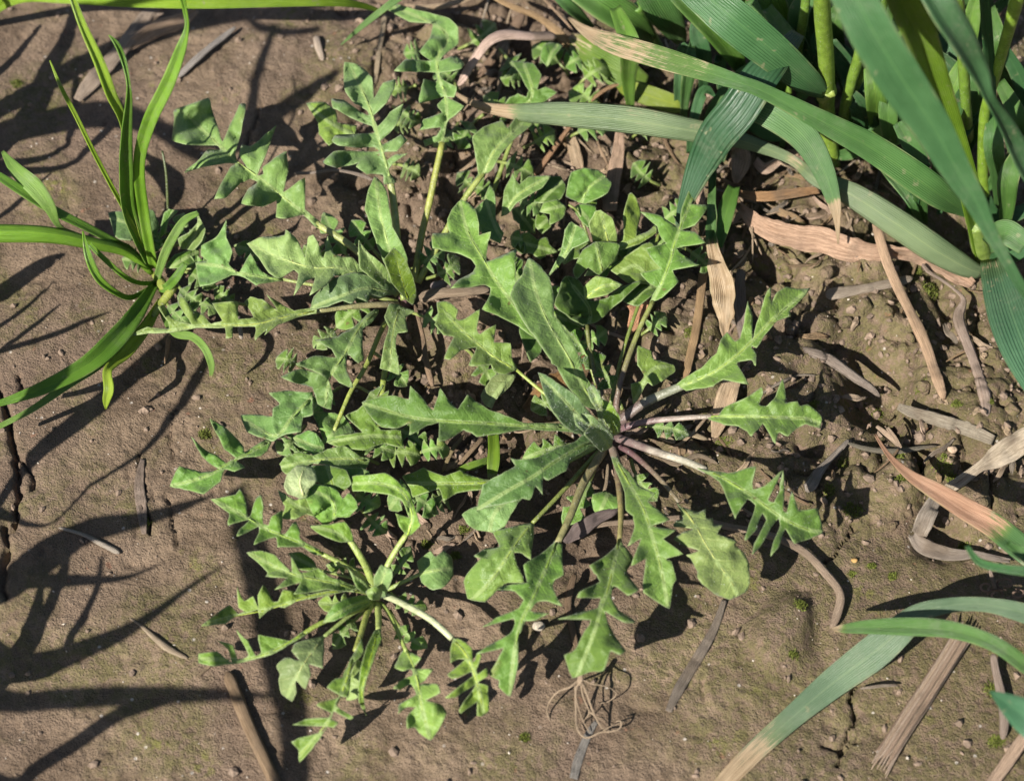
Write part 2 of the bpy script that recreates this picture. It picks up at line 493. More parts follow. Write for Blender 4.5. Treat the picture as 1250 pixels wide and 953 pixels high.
def tube(pts, radii, sides=8, flat=1.0, flat_dir=(0, 0, 1), rough=0.0, seed=0):
    """swept tube, returns verts, faces, along 0..1, across -1..1"""
    P = np.asarray(pts, float); n = len(P)
    T = np.gradient(P, axis=0); T /= np.linalg.norm(T, axis=1)[:, None] + 1e-12
    V = []; al = []; ac = []
    rs = np.random.RandomState(seed)
    ridge = 1 + rough * (rs.rand(sides) - .5)
    ref = np.asarray(flat_dir, float)
    for i in range(n):
        a = np.cross(T[i], ref)
        if np.linalg.norm(a) < 1e-6: a = np.cross(T[i], (1, 0, 0))
        a /= np.linalg.norm(a); b = np.cross(a, T[i])
        for k in range(sides):
            an = 2 * math.pi * k / sides
            r = radii[i] * ridge[k] * (1 + rough * .10 * (rs.rand() - .5))
            V.append(P[i] + a * math.cos(an) * r + b * math.sin(an) * r * flat)
            al.append(i / (n - 1)); ac.append(math.cos(an))
    F = []
    for i in range(n - 1):
        for k in range(sides):
            k2 = (k + 1) % sides
            F.append((i * sides + k, i * sides + k2, (i + 1) * sides + k2, (i + 1) * sides + k))
    F.append(tuple(range(sides - 1, -1, -1))); F.append(tuple((n - 1) * sides + k for k in range(sides)))
    return np.array(V), F, np.array(al), np.array(ac)


def stalk(parent, pts, w0, w1, color=(.17, .22, .06), purple=0.0, name='leaf_stalk'):
    """leaf stalk through picture points (x, y, height mm); widths in photo pixels"""
    Q = resample(np.asarray(catmull(pts, 6)), max(8, 3 * len(pts)))
    P3 = lift(Q[:, 0], Q[:, 1], Q[:, 2] * 1e-3, .0004)
    k = mpp(P3.mean(0))
    rad = np.linspace(w0, w1, len(P3)) * k * .5
    v, f, al, ac = tube(P3, rad, 8, .8)
    me = mesh_from(v - origin_of(parent), f, {'along': al, 'across': ac, 'purple': np.full(len(v), purple)})
    return link(name, me, parent, M_STALK, color)


def leaf(plant, outline, mid, H, color, fold=.22, curl=0.0, roll=0.0, wave=1.0, stalk_pts=None, sw=(7, 4), purple=0.0,
         midw=1.0, scol=(.17, .22, .06), rib=True, name='leaf', label=None, smooth=.13):
    """one leaf blade from its outline and midrib (picture points); H = heights in mm at base, middle and tip of the midrib"""
    seed = RNG.randrange(10000)
    o0 = np.asarray(outline, float)
    dv = o0 - .5 * (np.roll(o0, 1, 0) + np.roll(o0, -1, 0)); dl = np.linalg.norm(dv, axis=1)[:, None] + 1e-9
    o0 = o0 + dv / dl * np.minimum(dl * .16, 3.0)
    O = catmull(o0, 3, True, smooth)
    jn = np.roll(O, -1, 0) - np.roll(O, 1, 0); jn = np.stack([-jn[:, 1], jn[:, 0]], 1) / (np.linalg.norm(jn, axis=1)[:, None] + 1e-9)
    O = O + jn * (1.5 * (vnoise(np.arange(len(O)) * .83, np.zeros(len(O)), seed + 9) - .5))[:, None]
    jb = RNG.uniform(.72, 1.08); jy = RNG.uniform(.88, 1.14)
    color = (color[0] * 1.36 * jb * jy, color[1] * 1.34 * jb, color[2] * .92 * jb)
    fold = fold * 1.6 + .04
    wave = wave * min(1.0, .25 + math.sqrt(.5 * abs(np.dot(O[:, 0], np.roll(O[:, 1], 1)) - np.dot(O[:, 1], np.roll(O[:, 0], 1)))) / 95)
    scol = (scol[0] * 1.1, scol[1] * 1.1, scol[2] * 1.0)
    mid = np.asarray(mid, float)
    Md = catmull(mid, 8) if len(mid) > 2 else resample(mid, 12)
    xs, ys = O[:, 0], O[:, 1]
    area = .5 * abs(np.dot(xs, np.roll(ys, 1)) - np.dot(ys, np.roll(xs, 1)))
    g = min(max(math.sqrt(area) / 20, 2.2), 4.5)
    gx, gy = np.meshgrid(np.arange(xs.min(), xs.max(), g), np.arange(ys.min(), ys.max(), g * .87))
    gx = gx + (np.arange(gx.shape[0]) % 2)[:, None] * g * .5
    gx, gy = gx.ravel(), gy.ravel()
    ok = inside(gx, gy, O); gx, gy = gx[ok], gy[ok]
    ed = seg_dist(gx, gy, np.vstack([O, O[:1]]))
    dm = seg_dist(gx, gy, Md)
    ok = (ed > g * .45) & (dm > g * .4); gx, gy = gx[ok], gy[ok]
    ms = resample(Md, max(4, int(np.linalg.norm(np.diff(Md, axis=0), axis=1).sum() / g)))
    okm = inside(ms[:, 0], ms[:, 1], O); ms = ms[okm]
    edm = seg_dist(ms[:, 0], ms[:, 1], np.vstack([O, O[:1]])) if len(ms) else np.zeros(0)
    ms = ms[edm > .8] if len(ms) else ms
    pts = [Vector(q) for q in O] + [Vector((a, b)) for a, b in zip(gx, gy)] + [Vector(q) for q in ms]
    r = delaunay_2d_cdt(pts, [], [list(range(len(O)))], 1, 1e-4)
    V = np.array([(v.x, v.y) for v in r[0]]); F = r[2]
    # lateral / along coordinates
    n = len(Md); seg = np.r_[0, np.cumsum(np.linalg.norm(np.diff(Md, axis=0), axis=1))]
    best = np.full(len(V), 1e9); ss = np.zeros(len(V)); sd = np.zeros(len(V))
    for i in range(n - 1):
        a, b = Md[i], Md[i + 1]; d = b - a; L2 = d @ d + 1e-12
        t = (V - a) @ d / L2
        tc = np.clip(t, -9 if i == 0 else 0, 9 if i == n - 2 else 1)
        tcl = np.clip(t, 0, 1)
        q = a + tcl[:, None] * d
        dist = np.linalg.norm(V - q, axis=1)
        w = dist < best
        best = np.where(w, dist, best); ss = np.where(w, seg[i] + np.clip(tc, -9, 9) * math.sqrt(L2), ss)
        cr = d[0] * (V[:, 1] - a[1]) - d[1] * (V[:, 0] - a[0])
        sd = np.where(w, np.sign(cr) * dist, sd)
    t = np.clip(ss / seg[-1], -.2, 1.2)
    h0, h1, h2 = H
    hz = h0 * (1 - t) * (1 - 2 * t) + 4 * h1 * t * (1 - t) + h2 * t * (2 * t - 1)
    px_mm = mpp(at(V[:, 0].mean(), V[:, 1].mean(), .01)) * 1e3
    d_mm = sd * px_mm; ad = np.abs(d_mm); Wm = max(ad.max(), .5)
    z = hz + fold * ad + roll * d_mm + curl * ad * ad / Wm
    nz = vnoise(ss * px_mm / 5.0 + 3 * np.sign(sd), ad / 6.0 + 7.7, seed) - .5
    z = z + wave * 4.6 * nz * np.clip(ad / 5.0, 0, 1.3)
    z = z + (.5 + .6 * wave) * (vnoise(V[:, 0] * px_mm / 2.0, V[:, 1] * px_mm / 2.0, seed + 3) - .5)
    P3 = lift(V[:, 0], V[:, 1], z * 1e-3)
    ee = seg_dist(V[:, 0], V[:, 1], np.vstack([O, O[:1]])) * px_mm
    me = mesh_from(P3 - origin_of(plant), F, {'lat': d_mm, 'along': ss * px_mm, 'edge': ee, 'midw': np.full(len(V), midw)})
    # faces upward
    me.update()
    if sum(p.normal.z * p.area for p in me.polygons) < 0: me.flip_normals()
    o = link(name, me, plant, M_WEED, color)
    solidify(o, .00028)
    if label: o['label'] = label
    if rib and len(ms) > 6:
        mm = resample(Md, 14)
        mm = mm[inside(mm[:, 0], mm[:, 1], O)][:12]
        if len(mm) > 4:
            tt = np.linspace(0, 1, len(mm))
            # height of the blade at the rib
            idx = [int(np.argmin((V[:, 0] - a) ** 2 + (V[:, 1] - b) ** 2)) for a, b in mm]
            zz = P3[idx, 2] + .00012
            Pr = at(mm[:, 0], mm[:, 1], zz)
            rr = np.linspace(.00050, .00012, len(mm))
            # taper from the stalk towards the tip
            b0 = Md[0]
            v, f, al, ac = tube(Pr, rr if np.linalg.norm(mm[0] - b0) < np.linalg.norm(mm[-1] - b0) else rr[::-1], 6, .55)
            c2 = tuple(min(1, x) for x in (color[0] * 1.35 + .022, color[1] * 1.15 + .02, color[2] * 1.25))
            me2 = mesh_from(v - origin_of(plant), f, {'along': al, 'across': ac, 'purple': np.zeros(len(v))})
            link('midrib', me2, o, M_STALK, c2)
    if stalk_pts is not None:
        stalk(o, stalk_pts, sw[0], sw[1], scol, purple)
    return o


def ribbon(parent, pts, color, roll=0.0, twist=0.0, gutter=.25, dry=None, name='leaf', mat=None, thick=.00030, n=None, wob=.0, seed=None, world_pts=None, label=None, cup=None):
    """grass blade or flat dead leaf through picture points (x, y, height mm, width px)"""
    seed = RNG.randrange(10000) if seed is None else seed
    if mat is None: color = (color[0] * 1.16, color[1] * 1.14, color[2] * 1.02)
    Q = np.asarray(pts, float)
    n = n or max(24, 7 * len(Q))
    C = resample(catmull(Q, 8), n)
    if world_pts is None: P3 = lift(C[:, 0], C[:, 1], C[:, 2] * 1e-3, .0005)
    else:
        W = resample(catmull(np.c_[np.asarray(world_pts, float), Q[:, 3]], 8), n)
        P3 = W[:, :3]; C = np.c_[W[:, :3], W[:, 3]]
    T = np.gradient(P3, axis=0); T /= np.linalg.norm(T, axis=1)[:, None] + 1e-12
    s = np.r_[0, np.cumsum(np.linalg.norm(np.diff(P3, axis=0), axis=1))]
    u = np.array([-1, -.66, -.33, 0, .33, .66, 1.0])
    V = []; al = []; ac = []; dr = []
    if wob:
        SS, UU = np.meshgrid(s * 1e3, u, indexing='ij')
        WZ = wob * 1e-3 * (vnoise(SS / 5.0, UU * 1.3 + 9.0, seed) - .5); WE = 1 + .07 * wob * (vnoise(SS / 3.0, UU * 5 + 3.0, seed + 1) - .5)
    else:
        WZ = np.zeros((n, 7)); WE = np.ones((n, 7))
    for i in range(n):
        view = P3[i] - CAM if world_pts is None else np.array(LIGHT)
        view /= np.linalg.norm(view)
        a = np.cross(T[i], view); a /= np.linalg.norm(a) + 1e-12
        nn = np.cross(a, T[i]); nn /= np.linalg.norm(nn) + 1e-12
        if nn @ view > 0: nn = -nn
        tt = i / (n - 1)
        ro = roll + twist * tt
        hw = C[i, 3] * .5 * (mpp(P3[i]) if world_pts is None else 1.0) / max(math.cos(ro), .35)
        wd = a * math.cos(ro) + nn * math.sin(ro)
        no = np.cross(wd, T[i]); no = no if no @ nn > 0 else -no
        for k, uu in enumerate(u):
            gz = gutter * hw * (abs(uu) - .4)
            gz += WZ[i, k]; ed = WE[i, k]
            V.append(P3[i] + wd * uu * hw * ed + no * gz); al.append(s[i] * 1e3); ac.append(uu)
            dr.append(0.0 if dry is None else float(np.interp(tt, dry[0], dry[1])))
    V = np.array(V)
    if world_pts is None:
        gz = terrain(V[:, 0], V[:, 1]) + .0003
        V[:, 2] = np.maximum(V[:, 2], gz)
    F = []
    m = len(u)
    for i in range(n - 1):
        for k in range(m - 1):
            F.append((i * m + k, i * m + k + 1, (i + 1) * m + k + 1, (i + 1) * m + k))
    org = origin_of(parent) if parent is not None else P3[n // 2].copy()
    me = mesh_from(V - org, F, {'along': al, 'across': ac, 'dry': dr})
    if sum(p.normal.z * p.area for p in me.polygons) < 0: me.flip_normals()
    o = link(name, me, parent, mat or M_BLADE, color)
    if parent is None: o.location = org
    solidify(o, thick)
    if label: o['label'] = label
    return o


def stick(parent, pts, color, flat=.8, rough=.15, sides=10, name='stem', mat=None, split=None):
    """round straw, twig or stem through picture points (x, y, height mm, width px)"""
    Q = np.asarray(pts, float)
    if name == 'stem' and Q[-1, 2] > 60:      # stems that leave the picture go on upwards and thin out
        d = Q[-1] - Q[-2]; d = d / max(d[2], 1.0)
        Q = np.vstack([Q, Q[-1] + d * 45 * (1, 1, 1, 0) - (0, 0, 0, Q[-1, 3] * .25), Q[-1] + d * 95 * (1, 1, 1, 0) - (0, 0, 0, Q[-1, 3] * .85)])
    C = resample(catmull(Q, 8), max(14, 6 * len(Q)))
    k0 = mpp(at(C[0, 0], C[0, 1], C[0, 2] * 1e-3))
    P3 = at(C[:, 0], C[:, 1], C[:, 2] * 1e-3)
    g = terrain(P3[:, 0], P3[:, 1]) + C[:, 3] * k0 * .30
    P3 = at(C[:, 0], C[:, 1], np.maximum(C[:, 2] * 1e-3, g))
    rad = np.array([C[i, 3] * .5 * mpp(P3[i]) for i in range(len(C))])
    if mat is None: rad[0] *= .45; rad[1] *= .85; rad[-1] *= .4; rad[-2] *= .8
    v, f, al, ac = tube(P3, rad, sides, flat, rough=rough, seed=RNG.randrange(9999))
    L = np.linalg.norm(np.diff(P3, axis=0), axis=1).sum() * 1e3
    org = origin_of(parent) if parent is not None else P3[len(P3) // 2].copy()
    me = mesh_from(v - org, f, {'along': al * L, 'across': ac, 'dry': np.zeros(len(v)), 'purple': np.zeros(len(v))})
    o = link(name, me, parent, mat or M_STRAW, color)
    if parent is None: o.location = org
    return o

# ------------------------------------------------------------------ the ground: one sheet, fine where it is seen
def ground():
    def axis(lo, hi, step, far):
        a = list(np.arange(lo, hi + step * .5, step)); s = step; x = a[0]; pre = []
        while x > -far: s *= 1.09 if s < .02 else 1.4; x -= s; pre.append(x)
        s = step; x = a[-1]; post = []
        while x < far: s *= 1.09 if s < .02 else 1.4; x += s; post.append(x)
        return np.array(pre[::-1] + a + post)
    X = axis(-.225, .225, .00082, 12.0); Y = axis(-.165, .215, .00090, 12.0)
    gx, gy = np.meshgrid(X, Y)
    gz = terrain(gx, gy)
    nx, ny = len(X), len(Y)
    V = np.stack([gx, gy, gz], -1).reshape(-1, 3)
    i = np.arange(nx * ny).reshape(ny, nx)
    F = np.stack([i[:-1, :-1], i[:-1, 1:], i[1:, 1:], i[1:, :-1]], -1).reshape(-1, 4)
    me = bpy.data.meshes.new('mesh')
    me.vertices.add(len(V)); me.vertices.foreach_set('co', V.ravel().astype(np.float32))
    me.loops.add(F.size); me.loops.foreach_set('vertex_index', F.ravel().astype(np.int32))
    me.polygons.add(len(F)); me.polygons.foreach_set('loop_start', (np.arange(len(F)) * 4).astype(np.int32))
    me.polygons.foreach_set('use_smooth', np.ones(len(F), bool))
    me.update(calc_edges=True); me.validate()
    o = link('ground', me, None, M_SOIL)
    o['kind'] = 'structure'
    return o


ground()

# ------------------------------------------------------------------ the large rosette in the middle
G1 = (.095, .185, .042); G2 = (.115, .205, .055); G3 = (.080, .160, .048); PALE = (.200, .270, .120); BRIGHT = (.150, .235, .028); BLUE = (.118, .195, .098)
PU = (.150, .170, .062)


def plant(name, px, py, label, cat='weed', group=None):
    p = at(px, py, 0.0); z = float(terrain(p[0], p[1]))
    p = at(px, py, z)
    return thing(name, tuple(p), label, cat, group)


A = plant('rosette_weed', 745, 535, 'large rosette weed in the middle with deeply toothed leaves and purple stalks')
# fishbone leaf to the upper left and the plain one lying on it
leaf(A, [(563,245),(552,256),(546,272),(548,284),(529,286),(529,302),(540,305),(558,309),(574,316),(580,324),(576,332),(560,342),(552,351),(572,350),(590,348),(598,352),(596,364),(590,377),(608,386),(632,398),(644,406),(656,416),(690,452),(716,486),(726,478),(700,440),(668,400),(650,384),(632,368),(628,358),(637,336),(630,342),(629,322),(629,306),(612,312),(596,318),(594,310),(596,296),(598,284),(586,286),(585,274),(580,256),(572,248)],
     [(738,500),(700,452),(656,406),(612,352),(592,320),(572,286),(562,250)], (8, 30, 33), G2, .20, wave=1.1)
leaf(A, [(647,316),(640,326),(636,338),(627,350),(624,362),(630,376),(644,400),(654,412),(670,436),(674,444),(680,448),(688,464),(698,478),(712,494),(734,500),(731,478),(720,470),(710,444),(700,418),(690,404),(680,388),(676,384),(676,364),(670,340),(660,326)],
     [(736,504),(712,472),(694,436),(670,396),(654,356),(647,318)], (11, 36, 38), (.13, .225, .085), .16, wave=.9)
leaf(A, [(534,370),(544,368),(552,371),(558,379),(558,389),(568,389),(584,380),(582,400),(587,406),(604,398),(605,416),(622,420),(625,436),(630,450),(616,457),(604,454),(598,446),(576,446),(577,436),(580,425),(562,428),(550,438),(543,437),(548,422),(553,412),(542,408),(531,396),(535,384)],
     [(632,452),(605,437),(585,421),(565,404),(546,384)], (18, 24, 22), G2, .22, stalk_pts=[(735,520,8),(690,498,13),(662,478,16),(630,451,18)], sw=(6, 4), scol=(.2, .25, .06))
leaf(A, [(443,492),(456,487),(480,483),(498,486),(501,472),(510,480),(522,494),(529,499),(534,486),(538,476),(548,488),(558,498),(564,492),(571,482),(582,490),(596,499),(616,506),(640,515),(680,517),(700,520),(700,527),(680,526),(640,525),(610,529),(584,533),(578,530),(566,526),(554,532),(540,538),(536,536),(535,517),(522,520),(506,528),(500,529),(499,517),(484,522),(466,520),(452,508)],
     [(705,524),(680,521),(640,520),(600,517),(545,514),(500,509),(443,492)], (11, 26, 24), G1, .30, wave=1.0, stalk_pts=[(738,530,8),(710,525,11),(676,521.5,14)], sw=(9, 7), scol=(.23, .21, .12))
leaf(A, [(584,621),(586,606),(590,592),(602,583),(616,576),(628,568),(624,560),(632,561),(654,558),(680,546),(700,540),(714,530),(734,533),(738,545),(722,545),(708,554),(698,560),(690,574),(670,585),(663,584),(662,602),(654,595),(647,609),(638,608),(630,612),(600,618)],
     [(738,538),(715,542),(690,556),(670,568),(650,582),(618,600),(584,621)], (13, 30, 27), (.082, .165, .058), .12, wave=.7)
leaf(A, [(565,628),(576,620),(590,614),(604,604),(620,592),(640,594),(640,606),(632,615),(624,628),(616,642),(602,649),(582,646),(570,638)],
     [(640,594),(614,615),(602,630),(598,648)], (15, 18, 15), (.145, .225, .10), .06, wave=.6, rib=False, stalk_pts=[(735,542,7),(690,565,12),(640,595,15)], sw=(7, 5))
leaf(A, [(650,638),(651,650),(649,670),(648,682),(638,676),(629,676),(632,690),(639,706),(638,711),(620,712),(608,720),(592,733),(572,729),(567,710),(572,698),(586,682),(580,678),(592,670),(608,666),(603,650),(620,644),(636,640)],
     [(650,638),(632,660),(612,690),(596,712),(580,728)], (15, 22, 14), (.125, .215, .065), -.10, wave=1.7, stalk_pts=[(738,544,7),(715,568,9),(690,596,12),(650,638,15)], sw=(7, 5), scol=(.15, .18, .05))
leaf(A, [(686,666),(686,684),(687,701),(678,708),(675,716),(680,728),(685,739),(670,734),(656,735),(649,745),(668,749),(654,756),(642,758),(638,766),(633,780),(632,812),(623,847),(610,838),(608,830),(598,822),(606,806),(612,792),(584,797),(596,788),(620,774),(627,764),(624,756),(592,764),(606,754),(632,742),(638,732),(628,722),(610,719),(620,714),(642,710),(640,690),(656,678),(672,666),(679,660)],
     [(680,662),(668,690),(658,712),(648,735),(638,755),(632,775),(626,810),(623,845)], (19, 30, 19), G1, .16, wave=1.3, stalk_pts=[(738,548,7),(730,560,9),(712,590,12),(696,630,16),(680,664,19)], sw=(12, 8), scol=(.20, .19, .09), purple=.4)
leaf(A, [(762,666),(771,678),(772,684),(766,700),(778,718),(766,725),(750,716),(748,730),(756,744),(774,758),(760,758),(740,748),(746,768),(762,793),(756,798),(746,796),(740,810),(736,818),(720,820),(700,826),(694,816),(690,800),(702,792),(710,776),(718,758),(684,755),(704,748),(728,742),(732,730),(720,730),(705,729),(708,722),(730,710),(728,702),(721,690),(738,678),(750,668),(756,658)],
     [(756,658),(748,695),(742,720),(734,740),(726,770),(712,806),(706,822)], (20, 34, 30), G1, .14, wave=1.3, stalk_pts=[(750,552,7),(754,580,12),(758,625,17),(756,662,20)], sw=(9, 6), scol=(.19, .17, .07), purple=.8)
leaf(A, [(759,567),(770,578),(781,593),(798,602),(793,613),(814.5,633),(798,642),(823,647),(812,658),(831,675),(814.5,681),(820,686),(825,705.5),(822,714),(815.6,740),(787.5,723),(785,710),(787.5,684),(772,688),(781,660),(768,664),(774.5,643),(772,630),(764,621),(761.6,600),(753,576),(747,559),(753,556)],
     [(750,556),(765,585),(785,620),(795,650),(806,690),(815,738)], (9, 29, 24), G2, .20, wave=.9, stalk_pts=[(746,545,7),(752,560,9),(762,582,13)], sw=(12, 7), scol=(.22, .21, .14), purple=.7)
leaf(A, [(833,619),(852,624.5),(861,622),(863,632),(869.6,633),(872,640),(881.5,641),(877,651.5),(889,656),(899,661),(897.7,665.5),(908.5,675),(914,690),(915.4,710),(908.5,723),(891,730),(872,724),(860,715),(852,705.5),(851,697),(844,682),(839,677),(852,672),(839,667),(824,658),(834,650),(844,645),(824,642),(826,635),(833,632),(827,614)],
     [(828,612),(845,635),(862,665),(878,690),(892,708),(900,725)], (19, 30, 22), (.175, .26, .11), .04, -.15, wave=.9, stalk_pts=[(757,545,7),(775,556,10),(805,584,15),(829,613,19)], sw=(9, 5), scol=(.16, .13, .09), purple=1.0)
leaf(A, [(856.6,571.6),(880,576),(891,577),(904,574),(921.4,570.5),(919,587),(920,596),(934,592),(953.8,574),(949,588),(938.7,608),(945,611.5),(951,598),(955.5,576),(958,597.5),(956,621),(960,623),(966.8,602),(975.4,621),(997,622),(1002.4,649),(988,657),(971,662),(962.5,651.5),(958,647),(951.7,664.5),(942,676),(945,660),(951.7,643),(949.5,634),(941,645),(928,666.6),(919,675),(921.4,662),(934,636),(930,628),(923.6,645),(912.8,658),(909.5,656),(917,634),(921.4,617),(912.8,610.5),(906,619),(897.7,631),(891,617),(878,589),(862,578),(845,568)],
     [(846,566),(880,582),(910,600),(935,618),(960,635),(985,646),(1001,649)], (22, 33, 27), G1, .24, wave=1.0, stalk_pts=[(752,534,8),(770,540,12),(800,551,17),(840,564,22),(862,574,24)], sw=(12, 9), scol=(.30, .28, .24), purple=.9)
leaf(A, [(876,507),(886,497),(907,487),(928,474),(930.5,483),(928,493),(937,494),(947,483),(955,465),(959,485),(960,491),(972.5,490),(978,495),(987,494),(1002,508),(1000,521.5),(985,518),(977,520.5),(962,531),(951.5,529),(947,541),(943,537),(937,527),(930.5,519),(918,531),(911.6,527),(901,520.5),(884,518),(866,511),(866,506)],
     [(866,508),(905,508),(935,509),(965,510),(985,511),(1001,517)], (21, 28, 23), G2, .20, wave=1.4, stalk_pts=[(756,524,8),(781,516,13),(821,511,18),(870,508,21)], sw=(10, 6), scol=(.24, .20, .18), purple=1.0)
leaf(A, [(838,476),(855,474),(870,471),(884,464),(911.6,468),(905,453),(901,443),(916,440),(922,445),(923,432),(918,423),(924,423),(937,405),(949,392.5),(964,386),(966,378),(987,353.6),(972.5,352.6),(960,350.5),(949,357),(942,367),(940,352.6),(934.7,359),(928,380),(922,399),(919,411),(918,386),(912.6,370),(908.4,392.5),(903,411),(897,415.5),(887.5,407),(880,415.5),(874,430),(865.4,438.6),(855,449),(838,460),(826,470)],
     [(830,472),(870,455),(900,433),(922,412),(945,388),(985,355)], (20, 29, 25), G2, .22, wave=1.0, stalk_pts=[(757,514,8),(781,495,13),(809,481,17),(840,468,20)], sw=(14, 11), scol=(.15, .16, .12), purple=.8)
leaf(A, [(794,368),(803,366),(811,361),(827.6,344),(824,331),(851,324),(844,317.5),(829,304),(858,296),(848,284),(834,281),(848,274),(864.5,252),(846,248),(854,232),(858,217),(848,222),(841,234),(831,260),(827.6,277),(807,264),(784,260),(801,277),(807,291),(811,297),(790.7,304),(797,317.5),(804,327.6),(784,334),(790.7,344),(801,351),(796,362)],
     [(797,368),(808,345),(818,318),(824,295),(835,265),(853,225)], (20, 28, 25), G1, .20, wave=1.2, stalk_pts=[(752,505,8),(754,480,11),(764,445,15),(780.6,401.5,18),(797,368,20)], sw=(8, 6), scol=(.17, .19, .06), purple=.9)
leaf(A, [(773,491),(771,470),(781.5,466),(785.7,457.5),(779,445),(779,424),(794,428),(800,438.6),(821,445),(823,453),(813,462),(798,470),(790,468),(781,483)],
     [(775,490),(787,465),(798,450),(812,448)], (9, 13, 12), G2, .1, wave=1.0, rib=False)
leaf(A, [(590,584),(570,578),(560,574),(542,580),(518,572),(505,576),(492,582),(500,596),(506,606),(534,598),(542,610),(558,602),(582,598),(602,594),(610,588)], [(612,588),(570,590),(540,590),(495,590)], (15, 17, 12), (.105, .20, .03), .1, wave=1.2, stalk_pts=[(732,545,6),(680,566,11),(610,588,15)], sw=(6, 4))
# heart of the rosette
leaf(A, [(658,457),(666,484),(672,498),(688,518),(702,528),(722,532),(734,522),(714,496),(702,482),(684,470),(670,460)], [(742,530),(715,516),(690,490),(658,458)], (17, 39, 42), BLUE, .25, wave=.5)
leaf(A, [(718,475),(724,470),(728,474),(734,488),(738,510),(744,524),(734,524),(728,500),(720,486)], [(744,530),(734,502),(722,474)], (18, 38, 42), BLUE, .3, wave=.4)
leaf(A, [(733,486),(746,494),(756,508),(757,526),(748,530),(740,516),(733,502)], [(750,532),(746,512),(734,488)], (16, 33, 37), BRIGHT, .35, wave=.4, midw=.3)
leaf(A, [(710,506),(722,507),(734,516),(748,530),(746,544),(734,550),(722,540),(714,530),(718,520)], [(744,546),(732,528),(712,508)], (15, 36, 43), (.12, .205, .095), .5, wave=.4)
leaf(A, [(700,504),(712,512),(726,524),(738,538),(730,540),(716,530),(704,518)], [(738,540),(718,522),(701,506)], (17, 39, 45), BLUE, .5, wave=.4)

# ------------------------------------------------------------------ rosette up and to the left
B = plant('rosette_weed', 492, 368, 'grey-green rosette weed with feathery lobed leaves, above and left of the largest rosette')
GB = (.125, .215, .080); GB2 = (.145, .235, .105)
leaf(B, [(374,254),(371,220),(348,233),(346,232),(351,210),(349,187),(335,194),(322,204),(322,212),(316,212),(324,190),(336,156),(320,168),(306,178),(296,178),(293,190),(300,204),(290,196),(288,184),(295,160),(299,130),(292,130),(281,152),(272,170),(266,154),(258,132),(252,122),(216,134),(213,148),(212,170),(230,176),(262,178),(268,183),(254,184),(240,198),(228,209),(258,202),(280,199),(287,201),(280,206),(268,228),(263,242),(276,240),(294,224),(306,219),(314,223),(304,231),(297,248),(320,252),(336,247),(338,264),(352,266),(370,264),(386,276),(390,270)],
     [(386,273),(368,258),(345,240),(318,218),(290,198),(268,178),(236,148)], (20, 30, 27), GB, .25, wave=1.8, stalk_pts=[(486,360,8),(448,318,14),(420,294,18),(386,273,20)], sw=(10, 9), scol=(.22, .25, .09))
leaf(B, [(482,222),(475,208),(482,198),(496,188),(484,189),(471,195),(470,186),(484,184),(496,172),(488,166),(469,176),(466,172),(480,158),(490,140),(491,128),(476,138),(462,153),(457,141),(472,126),(481,108),(482,98),(468,102),(457,118),(454,96),(444,84),(436,79),(422,78),(420,96),(422,112),(434,126),(447,134),(449,140),(440,136),(420,124),(406,122),(408,132),(428,144),(452,154),(456,162),(440,164),(412,166),(406,172),(416,178),(440,180),(458,180),(460,185),(430,184),(408,186),(396,198),(412,204),(430,201),(438,199),(436,204),(448,212),(466,214),(470,224)],
     [(477,226),(474,210),(468,188),(462,168),(456,148),(450,128),(432,90)], (30, 37, 37), GB2, .14, wave=1.5, stalk_pts=[(490,352,8),(486,310,15),(482,260,23),(476,218,30)], sw=(10, 9), scol=(.24, .27, .10))
leaf(B, [(376,128),(396,126),(409,136),(413,150),(434,154),(432,164),(418,167),(402,176),(390,164),(388,150)], [(452,170),(425,162),(400,148),(378,130)], (26, 29, 28), (.14, .22, .05), -.1, wave=1.5, rib=False, stalk_pts=[(462,182,27),(440,166,27),(425,162,27)], sw=(4, 3))
leaf(B, [(458,217),(450,232),(446,256),(456,286),(462,304),(470,322),(486,342),(496,336),(497,316),(490,296),(480,276),(475,250),(470,230)], [(489,345),(474,300),(464,260),(459,219)], (12, 27, 29), GB, .14, wave=1.0, stalk_pts=[(493,366,8),(489,344,12)], sw=(8, 6))
leaf(B, [(470,318),(480,304),(489,310),(497,320),(506,344),(508,362),(504,372),(494,364),(478,344)], [(500,372),(490,338),(481,306)], (12, 27, 31), (.085, .155, .012), .25, wave=.5, midw=.2)
leaf(B, [(304,298),(320,290),(346,287),(349,281),(360,290),(370,308),(373,312),(376,292),(382,288),(388,298),(394,314),(397,304),(400,290),(408,308),(418,314),(430,315),(444,328),(462,340),(460,348),(440,342),(430,340),(410,337),(398,348),(380,358),(384,340),(372,344),(360,358),(364,336),(358,331),(342,339),(328,332),(316,314)],
     [(484,354),(450,340),(415,327),(385,327),(350,318),(304,298)], (11, 29, 29), GB2, .22, wave=1.0)
leaf(B, [(438,296),(442,298),(452,310),(472,328),(484,348),(472,352),(452,338),(440,326)], [(488,358),(464,334),(439,298)], (11, 25, 32), GB, .3, wave=.6, rib=False)
leaf(B, [(380,377),(384,362),(396,350),(408,340),(432,333),(455,338),(480,350),(482,358),(466,362),(452,360),(448,368),(436,364),(430,370),(418,368),(400,374)], [(488,360),(450,352),(420,360),(382,375)], (12, 26, 21), BLUE, .2, wave=.8)
